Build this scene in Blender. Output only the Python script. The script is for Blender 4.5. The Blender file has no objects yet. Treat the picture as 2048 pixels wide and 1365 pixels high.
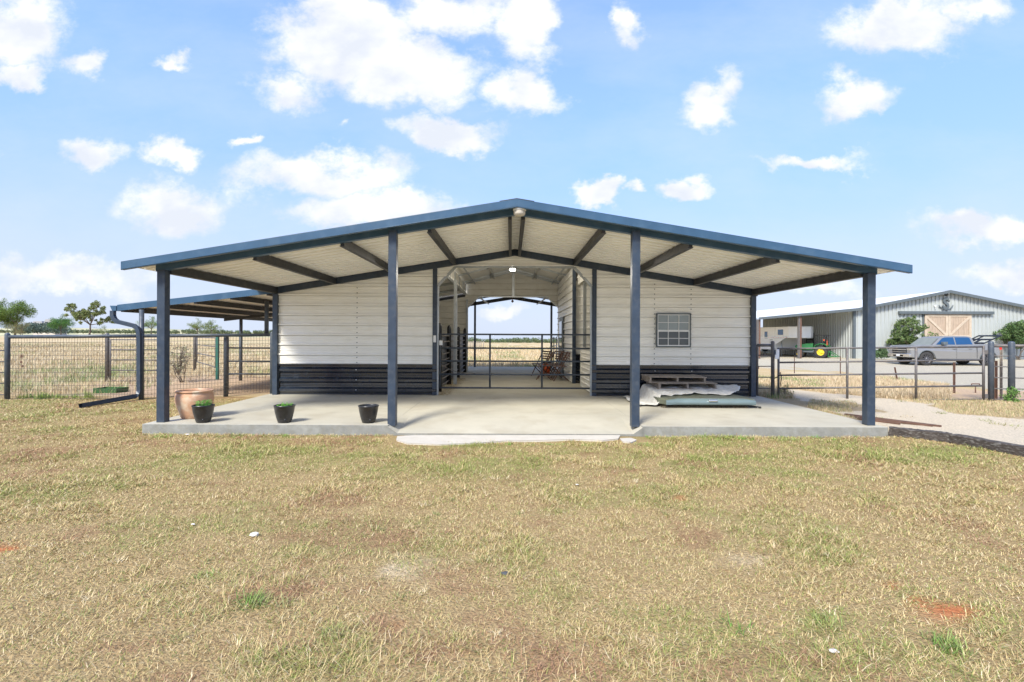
import bpy, math, random
import numpy as np
from mathutils import Vector, Matrix
R = math.radians
random.seed(7); RNG = np.random.default_rng(7)
scene = bpy.context.scene; col = scene.collection
# ------------------------------------------------------------ camera model
F = 990.0; CX = 1022.0; CY = 674.0; H = 1.48; ROLL = R(0.25)
def P(px, py, Y):
    dx = px-CX; dy = py-CY; c = math.cos(ROLL); s = math.sin(ROLL)
    return Vector(((dx*c+dy*s)/F*Y, Y, H-(-dx*s+dy*c)/F*Y))
def G(px, py, z=0.0):
    dx = px-CX; dy = py-CY; c = math.cos(ROLL); s = math.sin(ROLL)
    Y = F*(H-z)/(-dx*s+dy*c)
    return Vector(((dx*c+dy*s)/F*Y, Y, z))
def proj(X, Y, Z):                      # world -> photo pixel (numpy ok)
    Yc = np.maximum(Y, .3)
    a = X/Yc*F; b = (H-Z)/Yc*F; c = math.cos(ROLL); s = math.sin(ROLL)
    return CX+a*c-b*s, CY+a*s+b*c
cam_d = bpy.data.cameras.new('camera'); cam = bpy.data.objects.new('camera', cam_d); col.objects.link(cam)
cam.matrix_world = Matrix.Translation((0, 0, H)) @ Matrix.Rotation(R(90), 4, 'X') @ Matrix.Rotation(ROLL, 4, 'Z')
cam_d.sensor_width = 36; cam_d.lens = 36*F/2048; cam_d.clip_end = 5000; cam_d.clip_start = .05
cam_d.shift_x = (1024-CX)/2048; cam_d.shift_y = (CY-682.5)/2048
scene.camera = cam
scene.render.resolution_x = 1024; scene.render.resolution_y = 682
scene.view_settings.view_transform = 'Standard'; scene.view_settings.look = 'None'
scene.view_settings.exposure = 0.0; scene.view_settings.gamma = 1

# ------------------------------------------------------------ materials
def newmat(name):
    m = bpy.data.materials.new(name); m.use_nodes = True
    nt = m.node_tree; b = nt.nodes['Principled BSDF']
    return m, nt, b
def mat(name, c, rough=.6, metal=0, var=.12, scale=3, bump=0, bscale=60, c2=None, c2amt=.5, stretch=None, spec=None):
    """base colour with two octaves of mottling, optional second colour in patches, optional bump"""
    m, nt, b = newmat(name); N = nt.nodes; L = nt.links
    g = N.new('ShaderNodeNewGeometry'); src = g.outputs['Position']
    if stretch:
        mp = N.new('ShaderNodeMapping'); mp.inputs['Scale'].default_value = stretch
        L.new(src, mp.inputs['Vector']); src = mp.outputs['Vector']
    n = N.new('ShaderNodeTexNoise'); n.inputs['Scale'].default_value = scale; n.inputs['Detail'].default_value = 8; n.inputs['Roughness'].default_value = .65
    L.new(src, n.inputs['Vector'])
    r = N.new('ShaderNodeMapRange'); r.inputs['From Min'].default_value = .3; r.inputs['From Max'].default_value = .7
    r.inputs['To Min'].default_value = 1-var; r.inputs['To Max'].default_value = 1+var
    L.new(n.outputs['Fac'], r.inputs['Value'])
    vm = N.new('ShaderNodeVectorMath'); vm.operation = 'SCALE'
    vm.inputs[0].default_value = c[:3]; L.new(r.outputs['Result'], vm.inputs['Scale'])
    out = vm.outputs['Vector']
    if c2:
        n2 = N.new('ShaderNodeTexNoise'); n2.inputs['Scale'].default_value = scale*2.3; n2.inputs['Detail'].default_value = 6; L.new(src, n2.inputs['Vector'])
        r2 = N.new('ShaderNodeMapRange'); r2.inputs['From Min'].default_value = .5; r2.inputs['From Max'].default_value = .68; r2.inputs['To Max'].default_value = c2amt
        L.new(n2.outputs['Fac'], r2.inputs['Value'])
        mx = N.new('ShaderNodeMix'); mx.data_type = 'RGBA'; L.new(r2.outputs['Result'], mx.inputs['Factor'])
        L.new(out, mx.inputs['A']); mx.inputs['B'].default_value = (*c2, 1); out = mx.outputs['Result']
    L.new(out, b.inputs['Base Color'])
    b.inputs['Roughness'].default_value = rough; b.inputs['Metallic'].default_value = metal
    if spec is not None: b.inputs['Specular IOR Level'].default_value = spec
    if bump:
        n3 = N.new('ShaderNodeTexNoise'); n3.inputs['Scale'].default_value = bscale; n3.inputs['Detail'].default_value = 5; L.new(src, n3.inputs['Vector'])
        bp = N.new('ShaderNodeBump'); bp.inputs['Strength'].default_value = bump; bp.inputs['Distance'].default_value = .01
        L.new(n3.outputs['Fac'], bp.inputs['Height']); L.new(bp.outputs['Normal'], b.inputs['Normal'])
    return m
def attrmat(name, rough=.8, var=.2, scale=12, bump=0, bscale=50, attr='Col', trans=0):
    m, nt, b = newmat(name); N = nt.nodes; L = nt.links
    a = N.new('ShaderNodeAttribute'); a.attribute_name = attr
    g = N.new('ShaderNodeNewGeometry')
    n = N.new('ShaderNodeTexNoise'); n.inputs['Scale'].default_value = scale; n.inputs['Detail'].default_value = 10; n.inputs['Roughness'].default_value = .72
    L.new(g.outputs['Position'], n.inputs['Vector'])
    r = N.new('ShaderNodeMapRange'); r.inputs['From Min'].default_value = .3; r.inputs['From Max'].default_value = .7
    r.inputs['To Min'].default_value = 1-var; r.inputs['To Max'].default_value = 1+var
    L.new(n.outputs['Fac'], r.inputs['Value'])
    vm = N.new('ShaderNodeVectorMath'); vm.operation = 'SCALE'; L.new(a.outputs['Color'], vm.inputs[0]); L.new(r.outputs['Result'], vm.inputs['Scale'])
    L.new(vm.outputs['Vector'], b.inputs['Base Color']); b.inputs['Roughness'].default_value = rough
    b.inputs['Specular IOR Level'].default_value = .25
    if bump:
        n3 = N.new('ShaderNodeTexNoise'); n3.inputs['Scale'].default_value = bscale; n3.inputs['Detail'].default_value = 6; L.new(g.outputs['Position'], n3.inputs['Vector'])
        bp = N.new('ShaderNodeBump'); bp.inputs['Strength'].default_value = bump; bp.inputs['Distance'].default_value = .03
        L.new(n3.outputs['Fac'], bp.inputs['Height']); L.new(bp.outputs['Normal'], b.inputs['Normal'])
    if trans:
        t = N.new('ShaderNodeBsdfTranslucent'); L.new(vm.outputs['Vector'], t.inputs['Color'])
        mx = N.new('ShaderNodeMixShader'); mx.inputs['Fac'].default_value = trans
        L.new(b.outputs[0], mx.inputs[1]); L.new(t.outputs[0], mx.inputs[2]); L.new(mx.outputs[0], N['Material Output'].inputs['Surface'])
    return m
M = {}
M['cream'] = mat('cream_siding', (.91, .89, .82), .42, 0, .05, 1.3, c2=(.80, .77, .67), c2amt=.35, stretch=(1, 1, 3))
M['ceiling'] = mat('ceiling_sheet', (.95, .93, .87), .5, 0, .05, 1.5)
M['rooftop'] = mat('roof_sheet', (.62, .63, .62), .45, 0, .05, 2)
M['navy'] = mat('navy_trim', (.036, .088, .155), .34, .0, .14, 2.2, c2=(.08, .14, .21), c2amt=.35, bump=.08)
M['navysteel'] = mat('navy_steel', (.030, .046, .072), .38, 0, .2, 5, c2=(.09, .10, .11), c2amt=.35, bump=.15, bscale=40)
M['beam'] = mat('dark_beam', (.03, .032, .036), .5, 0, .2, 5, c2=(.09, .08, .065), c2amt=.4)
M['wains'] = mat('navy_wainscot', (.014, .021, .034), .14, 0, .2, 3, c2=(.045, .055, .07), c2amt=.4, stretch=(1, 1, 2), spec=1.0)
M['galv'] = mat('galvanised_steel', (.42, .44, .44), .4, .6, .15, 6)
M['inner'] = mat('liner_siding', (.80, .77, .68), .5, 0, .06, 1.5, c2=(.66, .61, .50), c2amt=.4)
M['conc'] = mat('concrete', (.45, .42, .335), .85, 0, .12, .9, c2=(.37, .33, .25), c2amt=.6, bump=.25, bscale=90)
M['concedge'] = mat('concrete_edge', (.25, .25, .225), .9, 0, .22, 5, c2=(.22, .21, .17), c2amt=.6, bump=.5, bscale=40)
M['pale'] = mat('pale_concrete', (.54, .50, .43), .85, 0, .08, 4, c2=(.5, .45, .37), c2amt=.4, bump=.3)
M['pipe'] = mat('grey_pipe', (.12, .112, .108), .5, .1, .15, 8, c2=(.26, .21, .16), c2amt=.5)
M['bluepipe'] = mat('slate_pipe', (.065, .08, .10), .45, .1, .18, 8, c2=(.18, .18, .17), c2amt=.3)
M['wire'] = mat('dark_wire', (.06, .05, .045), .6)
M['greenpipe'] = mat('green_pipe', (.02, .12, .09), .5)
M['rust'] = mat('rusty_steel', (.13, .07, .048), .8, 0, .3, 8)
M['terra'] = mat('terracotta', (.56, .32, .19), .75, 0, .08, 2.2, c2=(.66, .55, .40), c2amt=1.0, bump=.15, bscale=30)
M['blackpl'] = mat('black_plastic', (.018, .018, .019), .32, 0, .3, 30, c2=(.10, .09, .08), c2amt=.22, spec=.6)
M['soil'] = mat('potting_soil', (.06, .045, .03), .95)
M['leafy'] = mat('bright_leaf', (.12, .32, .04), .5, 0, .3, 20)
M['wood'] = mat('grey_pallet_wood', (.30, .25, .20), .85, 0, .3, 9, c2=(.13, .10, .08), c2amt=.6, bump=.4)
M['timber'] = mat('weathered_timber', (.055, .044, .036), .9, 0, .45, 9, c2=(.24, .23, .21), c2amt=.55, bump=1.0, bscale=18, stretch=(1, 1, 2.5))
M['cedar2'] = mat('cedar_trim', (.50, .41, .31), .7, 0, .12, 5)  # door braces coloured paler than the boards, standing in for weak relief shading
M['cedar'] = mat('cedar_boards', (.42, .325, .24), .7, 0, .18, 5, c2=(.32, .22, .15), c2amt=.4, stretch=(3, 3, .5))
M['tarp'] = mat('pale_tarp', (.70, .69, .65), .7, 0, .12, 7, c2=(.45, .40, .32), c2amt=.5, bump=.3, bscale=25)
M['olive'] = mat('olive_cover', (.13, .14, .10), .3, 0, .2, 4)
M['lipblue'] = mat('pale_blue_lip', (.15, .205, .215), .22, 0, .08, 4)
M['glassd'] = mat('dark_glass', (.10, .11, .11), .08, 0, .05, 2)
M['glassl'] = mat('pale_glass', (.30, .34, .34), .06, 0, .15, 2)  # pale base colour stands in for sky reflected in the barn window's upper sash
M['glassb'] = mat('blue_glass', (.01, .06, .16), .06, 0, .1, 1, spec=.8)
M['white'] = mat('white_paint', (.80, .80, .78), .4, 0, .04, 3)
M['shop'] = mat('shop_siding', (.46, .485, .47), .42, .15, .05, .7)
M['darktrim'] = mat('dark_grey_trim', (.10, .12, .13), .5)
M['truck'] = mat('grey_car_paint', (.29, .285, .275), .25, .4, .03, 1, spec=.7)
M['tyre'] = mat('tyre_rubber', (.035, .034, .033), .85, 0, .2, 8)
M['rim'] = mat('dark_alloy', (.16, .16, .17), .35, .7)
M['chrome'] = mat('chrome', (.65, .66, .67), .15, .9)
m_, nt_, b_ = newmat('lit_bulb'); b_.inputs['Emission Color'].default_value = (1, .96, .88, 1); b_.inputs['Emission Strength'].default_value = 3; M['bulb'] = m_
M['red'] = mat('red_lens', (.62, .03, .02), .3)
M['orange'] = mat('orange_plastic', (.80, .12, .03), .5)
M['green'] = mat('tractor_green', (.02, .15, .04), .35)
M['yellow'] = mat('wheel_yellow', (.80, .58, .03), .4)
M['blue'] = mat('blue_plastic', (.02, .08, .16), .4)
M['bark'] = mat('bark', (.15, .12, .095), .9, 0, .3, 5, bump=.5, bscale=20)
M['stone'] = mat('white_stone', (.66, .63, .57), .9, 0, .15, 30, bump=.5)
M['dstone'] = mat('dark_stone', (.08, .08, .08), .5, 0, .15, 30)
M['brownseat'] = mat('brown_slats', (.20, .14, .12), .6, 0, .2, 10)
M['roofgrey'] = mat('shingle_grey', (.32, .32, .33), .9)
M['black'] = mat('black_steel', (.012, .013, .015), .45)
M['leaf'] = attrmat('foliage', .6, .15, 3, trans=.3)
M['grass'] = attrmat('grass_blades', .75, .12, 6, trans=.12)
M['ground'] = attrmat('ground_surface', .95, .38, 38, bump=.8, bscale=60)
M['ground'].node_tree.nodes['Principled BSDF'].inputs['Specular IOR Level'].default_value = .03

# ------------------------------------------------------------ mesh builder
def root_loc(o):
    v = Vector((0, 0, 0))
    while o: v += o.location; o = o.parent
    return v
class MB:
    def __init__(s): s.v = []; s.f = []; s.m = []; s.s = []
    def add(s, vs, fs, m=0, sm=False):
        k = len(s.v); s.v += [tuple(v) for v in vs]
        for f in fs: s.f.append(tuple(i+k for i in f)); s.m.append(m); s.s.append(sm)
        return s
    def box(s, x0, x1, y0, y1, z0, z1, m=0):
        return s.add([(x, y, z) for z in (z0, z1) for y in (y0, y1) for x in (x0, x1)],
              [(0, 2, 3, 1), (4, 5, 7, 6), (0, 1, 5, 4), (2, 6, 7, 3), (0, 4, 6, 2), (1, 3, 7, 5)], m)
    def beam(s, a, b, w, h, up=(0, 0, 1), m=0):
        a = Vector(a); b = Vector(b); d = (b-a).normalized(); side = d.cross(Vector(up))
        if side.length < 1e-5: side = d.cross(Vector((0, 1, 0)))
        side.normalize(); u = side.cross(d).normalized()
        vs = [p+side*sx*w/2+u*su*h/2 for p in (a, b) for su in (-1, 1) for sx in (-1, 1)]
        return s.add(vs, [(0, 2, 3, 1), (4, 5, 7, 6), (0, 1, 5, 4), (2, 6, 7, 3), (0, 4, 6, 2), (1, 3, 7, 5)], m)
    def tube(s, pts, r, n=8, m=0, cap=True, sm=True):
        pts = [Vector(p) for p in pts]; rs = r if isinstance(r, (list, tuple)) else [r]*len(pts)
        ref = None; vs = []
        for i, p in enumerate(pts):
            d = (pts[min(i+1, len(pts)-1)]-pts[max(i-1, 0)]).normalized()
            if ref is None: ref = d.orthogonal().normalized()
            else:
                ref = ref-d*ref.dot(d)
                ref = ref.normalized() if ref.length > 1e-4 else d.orthogonal().normalized()
            q = d.cross(ref)
            for k in range(n):
                a = 2*math.pi*(k+.5)/n
                vs.append(p+(ref*math.cos(a)+q*math.sin(a))*rs[i])
        fs = [(i*n+k, i*n+(k+1) % n, (i+1)*n+(k+1) % n, (i+1)*n+k) for i in range(len(pts)-1) for k in range(n)]
        s.add(vs, fs, m, sm)
        if cap:
            k = len(s.v)-len(vs)
            s.f += [tuple(k+j for j in reversed(range(n))), tuple(k+(len(pts)-1)*n+j for j in range(n))]; s.m += [m, m]; s.s += [False, False]
        return s
    def prism(s, poly, t0, t1, plane='xz', m=0):
        def mp(a, b, t): return (a, t, b) if plane == 'xz' else ((t, a, b) if plane == 'yz' else (a, b, t))
        n = len(poly); vs = [mp(a, b, t0) for a, b in poly]+[mp(a, b, t1) for a, b in poly]
        return s.add(vs, [tuple(range(n)), tuple(reversed(range(n, 2*n)))]+[(i, n+i, n+(i+1) % n, (i+1) % n) for i in range(n)], m)
    def taper(s, poly, hw, m=0):
        """polygon in xz with half-width hw(x,z) in y, mirrored"""
        n = len(poly); vs = [(a, -hw(a, b), b) for a, b in poly]+[(a, hw(a, b), b) for a, b in poly]
        return s.add(vs, [tuple(range(n)), tuple(reversed(range(n, 2*n)))]+[(i, n+i, n+(i+1) % n, (i+1) % n) for i in range(n)], m)
    def lathe(s, prof, c, n=32, m=0, axis='z', wob=None):
        vs = []; c = Vector(c)
        for (r, h) in prof:
            for k in range(n):
                a = 2*math.pi*k/n; x, y = r*math.cos(a), r*math.sin(a)
                vs.append(c+(Vector((x, y, h)) if axis == 'z' else (Vector((x, h, y)) if axis == 'y' else Vector((h, x, y)))))
        fs = [(i*n+k, i*n+(k+1) % n, (i+1)*n+(k+1) % n, (i+1)*n+k) for i in range(len(prof)-1) for k in range(n)]
        return s.add(vs, fs, m, True)
    def build(s, name, mats, parent=None, bevel=0, local=False):
        me = bpy.data.meshes.new(name)
        off = Vector((0, 0, 0)) if (parent is None or local) else root_loc(parent)
        me.from_pydata([(v[0]-off.x, v[1]-off.y, v[2]-off.z) for v in s.v], [], s.f)
        for mm in (mats if isinstance(mats, (list, tuple)) else [mats]): me.materials.append(M[mm] if isinstance(mm, str) else mm)
        me.polygons.foreach_set('material_index', s.m); me.polygons.foreach_set('use_smooth', s.s); me.update()
        o = bpy.data.objects.new(name, me); col.objects.link(o)
        if parent: o.parent = parent
        if bevel:
            b = o.modifiers.new('bevel', 'BEVEL'); b.width = bevel; b.segments = 2; b.limit_method = 'ANGLE'
        return o
def thing(name, label, cat, loc=(0, 0, 0), rz=0, group=None):
    o = bpy.data.objects.new(name, None); col.objects.link(o); o.location = loc; o.rotation_euler = (0, 0, rz)
    o.empty_display_size = .1; o['label'] = label; o['category'] = cat
    if group: o['group'] = group
    return o
def tag(o, label, cat, group=None, kind=None):
    if label: o['label'] = label
    if cat: o['category'] = cat
    if group: o['group'] = group
    if kind: o['kind'] = kind
    return o
def clone(t, name=None, loc=None, rz=None, label=None):
    r = t.copy(); col.objects.link(r)
    if loc is not None: r.location = loc
    if rz is not None: r.rotation_euler = (0, 0, rz)
    if label: r['label'] = label
    for ch in t.children:
        c = ch.copy(); col.objects.link(c); c.parent = r
        for g in ch.children:
            d = g.copy(); col.objects.link(d); d.parent = c
    return r
def prof(a0, a1, pitch=.2286, h=.030, top=.034, sl=.008, minor=.005, start=0.0, seam=0):
    pts = [(a0, 0)]; k = math.floor((a0-start)/pitch)
    while start+k*pitch < a1:
        b = start+k*pitch
        c = [(b, 0), (b+sl, h), (b+sl+top, h), (b+2*sl+top, 0)]
        if seam: c = [(b-seam-.006, 0), (b-seam-.004, -.025), (b-.004, -.025)]+c
        if minor:
            for q in (.48, .72): c += [(b+pitch*q, 0), (b+pitch*q+.008, minor), (b+pitch*q+.022, minor), (b+pitch*q+.03, 0)]
        pts += [p for p in c if a0 < p[0] < a1]; k += 1
    pts.append((a1, pts[-1][1] if a1-pts[-1][0] < .03 else 0)); return pts
def ribbed(mb, pr, lo, hi, mp, m=0):
    for (a, o1), (b, o2) in zip(pr[:-1], pr[1:]):
        l1, h1, l2, h2 = lo(a), hi(a), lo(b), hi(b)
        if h1 <= l1+1e-4 and h2 <= l2+1e-4: continue
        h1 = max(h1, l1); h2 = max(h2, l2)
        mb.add([mp(a, l1, o1), mp(a, h1, o1), mp(b, h2, o2), mp(b, l2, o2)], [(0, 1, 2, 3)], m)

# ------------------------------------------------------------ numpy value noise
_tab = RNG.random((256, 256))
def vnoise(x, y):
    xi = np.floor(x).astype(int); yi = np.floor(y).astype(int); fx = x-xi; fy = y-yi
    fx = fx*fx*(3-2*fx); fy = fy*fy*(3-2*fy)
    g = lambda i, j: _tab[i % 256, j % 256]
    return (g(xi, yi)*(1-fx)+g(xi+1, yi)*fx)*(1-fy)+(g(xi, yi+1)*(1-fx)+g(xi+1, yi+1)*fx)*fy
def fbm(x, y, o=4):
    t = 0; a = .5; s = 0
    for i in range(o): t = t+a*vnoise(x*2**i+17.3*i, y*2**i+9.1*i); s += a; a *= .55
    return t/s
def sstep(x, a, b):
    t = np.clip((x-a)/(b-a), 0, 1); return t*t*(3-2*t)

# ------------------------------------------------------------ terrain
SL = .13; X0 = .08; YF = 7.73; YW = 11.39; YR = 19.37; YE = 22.3
def bx(y): return np.interp(y, [-10, 7.03, 7.5, 500], [6.27+.24*17, 6.27, 5.76, 5.76])
def gz(x, y):
    x = np.asarray(x, float); y = np.asarray(y, float)
    ri = np.where(y < 7.5, sstep(x-bx(y), .02, .12), sstep(x, 5.6, 5.75))
    near = .085*ri
    near = near*(1-sstep(y, 10, 26))-.28*ri*sstep(y, 12, 28)*(1-.6*sstep(y, 33.5, 37.5))
    ang = x/np.maximum(y, 1)
    w = sstep(ang, -.5, -.25)
    far = -.0100*np.maximum(y-24, 0)*w
    far = far-.0002*np.maximum(y-24, 0)*(1-w)
    far = np.where(ang > .42, far*(1-sstep(ang, .42, .55)), far)
    mic = .012*(fbm(x*1.7, y*1.7)-.5)*2*(1-sstep(y, 9, 30))
    slab = (x > -5.65) & (x < 5.8) & (y > 7.45) & (y < 22.4)
    return np.where(slab, -.05, near+far+mic)
def inpoly(px, py, poly):
    ins = np.zeros(px.shape, bool); n = len(poly)
    for i in range(n):
        x1, y1 = poly[i]; x2, y2 = poly[(i+1) % n]
        c = ((y1 > py) != (y2 > py)) & (px < (x2-x1)*(py-y1)/((y2-y1) if y2 != y1 else 1e-9)+x1)
        ins ^= c
    return ins
DRIVE = [[(1560, 776), (1650, 786), (1790, 798), (1880, 810), (1800, 830), (1700, 808), (1600, 803)],
         [(1640, 818), (1720, 820), (1800, 826), (1860, 812), (1900, 824), (2300, 852), (2300, 960), (2048, 902), (1905, 872), (1775, 857), (1740, 845)]]
GRAVEL = [(1500, 690), (2400, 690), (2400, 800), (2048, 783), (1900, 772), (1790, 755), (1640, 741), (1500, 737)]
REDDIRT = [[(170, 775), (300, 752), (420, 748), (560, 752), (560, 789), (290, 796), (200, 792)], [(1890, 778), (2200, 788), (2200, 806), (1930, 802)]]
def lawn_green(x, y):
    """0..1 how green, brown amount, bare amount"""
    n1 = fbm(x*.9+3, y*1.3+8, 4); n2 = fbm(x*3.1+31, y*3.1+5, 3)
    px, py = proj(x, y, 0*x)
    strip = np.exp(-((py-915)/38)**2)*sstep(px, 350, 800)*(1-sstep(px, 1700, 1900)*.6)
    g = sstep(n1+.35*(n2-.5), .50, .66)*.42+strip*.5*sstep(n2, .3, .6)
    g = g+.5*np.exp(-((px-470)/190)**2-((py-925)/20)**2)
    for cx, cy, sx, sy, a in [(665, 1270, 26, 14, 1), (500, 1210, 30, 14, .8), (1640, 1240, 50, 22, .7), (1905, 1300, 30, 14, 1), (410, 1150, 30, 10, .6), (1430, 885, 45, 8, 1), (930, 893, 60, 7, .8), (1900, 905, 90, 12, .8), (80, 830, 60, 30, .3), (600, 1390, 60, 20, .4)]:
        g = g+a*np.exp(-((px-cx)/sx)**2-((py-cy)/sy)**2)
    b = sstep(fbm(x*1.4+50, y*1.9+20, 4), .60, .72)*.6
    for cx, cy, sx, sy, a in [(770, 1090, 60, 18, .8), (730, 1180, 50, 16, .6), (780, 1250, 40, 30, 1), (860, 1310, 60, 25, .7), (600, 1290, 60, 14, .7), (1080, 1340, 60, 25, .7), (560, 1190, 60, 14, .6), (30, 925, 60, 10, .4)]:
        b = b+a*np.exp(-((px-cx)/sx)**2-((py-cy)/sy)**2)
    redp = 0*x
    for cx, cy, sx, sy, a in [(1900, 1228, 52, 17, 1.25), (1840, 1200, 22, 8, .8), (1785, 1172, 12, 6, .6), (10, 1098, 26, 9, 1.3), (1358, 998, 12, 4, .9), (795, 1250, 14, 8, .35)]:
        redp = redp+a*np.exp(-((px-cx)/sx)**2-((py-cy)/sy)**2)
    redp = redp*sstep(n2+.4*(fbm(x*9, y*9, 2)-.5), .22, .5)*1.2
    bare = .9*np.exp(-((px-760)/130)**2-((py-1140)/22)**2)*sstep(n2, .35, .6)+.6*np.exp(-((px-1510)/60)**2-((py-1120)/14)**2)
    return np.clip(g, 0, 1), np.clip(b, 0, 1), np.clip(redp, 0, 1), np.clip(bare, 0, 1)
def mixc(a, b, t): return a*(1-t[..., None])+np.array(b)*t[..., None]
def axis_pts(lo, hi, step, far, g=1.16):
    p = list(np.arange(lo, hi+1e-6, step)); d = step; a = hi
    while a < far: d *= g; a += d; p.append(a)
    d = step; a = lo; q = []
    while a > -far: d *= g; a -= d; q.append(a)
    return np.array(q[::-1]+p)
def ground():
    xs = axis_pts(-14, 17, .09, 1500); ys = axis_pts(0, 17, .09, 2500, 1.10); ys = ys[ys > -40]
    X, Y = np.meshgrid(xs, ys); Z = gz(X, Y)
    px, py = proj(X, Y, Z); wx = (fbm(X*1.1, Y*1.1, 4)-.5)*70; wy = (fbm(X*1.3+40, Y*1.3, 4)-.5)*16
    qx, qy = px+wx, py+wy
    straw = np.array((.50, .37, .20)); C = np.ones(X.shape+(3,))*straw
    n = fbm(X*.35, Y*.22, 5)
    C = mixc(C, (.60, .50, .34), sstep(n, .45, .65)*.7)
    C = mixc(C, (.24, .27, .11), sstep(fbm(X*.5+9, Y*.3+70, 4), .58, .72)*.6*(Y > 12))
    lawn = (Y < 11.3) & (X < bx(Y)) | ((Y < 12) & (X < -5.5))
    lc = np.ones(X.shape+(3,))*np.array((.36, .26, .13))
    g, b, rd, ba = lawn_green(X, Y)
    lc = mixc(lc, (.25, .24, .09), g*.7); b = b*sstep(fbm(X*9, Y*9, 3), .25, .6); lc = mixc(lc, (.24, .135, .075), b*.8); lc = mixc(lc, (.54, .43, .28), ba); lc = mixc(lc, (.46, .16, .065), rd)
    C = np.where(lawn[..., None], lc, C)
    ingr = inpoly(qx, qy, GRAVEL) & (Y > 9)
    C = np.where(ingr[..., None], np.array((.46, .41, .31)), C)
    right = (X > 5.6) & (Y < 12.4) & (px < 2600) & ~lawn
    C = np.where((right & ~ingr)[..., None], np.array((.42, .32, .19)), C)
    for k in DRIVE:
        d = inpoly(qx, qy, k) & (X > 5.5)
        C = np.where(d[..., None], np.array((.58, .49, .36)), C)
    for k in REDDIRT:
        d = inpoly(qx, qy, k) & (Y > 8)
        C = np.where(d[..., None], np.array((.50, .36, .235)), C)
    C = np.where(((X > bx(Y)+.1) & (Y < 7.6))[..., None], np.array((.56, .48, .36)), C)
    ny, nx = X.shape; idx = np.arange(nx*ny).reshape(ny, nx)
    f = np.stack([idx[:-1, :-1], idx[:-1, 1:], idx[1:, 1:], idx[1:, :-1]], -1).reshape(-1, 4)
    return npmesh('ground', np.stack([X, Y, Z], -1).reshape(-1, 3), f, C.reshape(-1, 3), M['ground'], smooth=True)
def npmesh(name, V, Fq, C, material, smooth=False, parent=None):
    me = bpy.data.meshes.new(name); k = Fq.shape[1]
    me.vertices.add(len(V)); me.vertices.foreach_set('co', V.astype(np.float32).ravel())
    me.loops.add(Fq.size); me.loops.foreach_set('vertex_index', Fq.astype(np.int32).ravel())
    me.polygons.add(len(Fq)); me.polygons.foreach_set('loop_start', np.arange(len(Fq), dtype=np.int32)*k)
    me.polygons.foreach_set('loop_total', np.full(len(Fq), k, np.int32))
    me.polygons.foreach_set('use_smooth', np.full(len(Fq), smooth))
    me.update(calc_edges=True)
    if C is not None:
        a = me.color_attributes.new('Col', 'FLOAT_COLOR', 'POINT')
        a.data.foreach_set('color', np.concatenate([C, np.ones((len(C), 1))], 1).astype(np.float32).ravel())
    me.materials.append(material)
    o = bpy.data.objects.new(name, me); col.objects.link(o)
    if parent: o.parent = parent
    return o
tag(ground(), None, None, kind='structure')

def blades(x, y, z, ln, wd, tilt, C, name, label, bend=.5):
    """one mesh of bent grass blades: 2 quads-ish each (6 verts)"""
    n = len(x); a = RNG.random(n)*2*math.pi; dx, dy = np.cos(a), np.sin(a)
    t1 = tilt; t2 = np.minimum(tilt+bend*RNG.random(n), 1.62)
    sx, sy = -dy*wd/2, dx*wd/2
    b = np.stack([x, y, z], 1); s = np.stack([sx, sy, 0*sx], 1)
    m1 = b+np.stack([dx*np.sin(t1), dy*np.sin(t1), np.cos(t1)], 1)*(ln*.5)[:, None]
    m2 = m1+np.stack([dx*np.sin(t2), dy*np.sin(t2), np.cos(t2)], 1)*(ln*.5)[:, None]
    m2[:, 2] = np.maximum(m2[:, 2], z+.003)
    V = np.stack([b-s, b+s, m1-s*.8, m1+s*.8, m2-s*.15, m2+s*.15], 1).reshape(-1, 3)
    k = np.arange(n)[:, None]*6
    Fq = np.concatenate([k+np.array([[0, 1, 3, 2]]), k+np.array([[2, 3, 5, 4]])], 0)
    CC = np.repeat(C[:, None, :], 6, 1).reshape(-1, 3)
    o = npmesh(name, V, Fq, CC, M['grass']); tag(o, label, 'grass', kind='stuff'); return o
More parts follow.
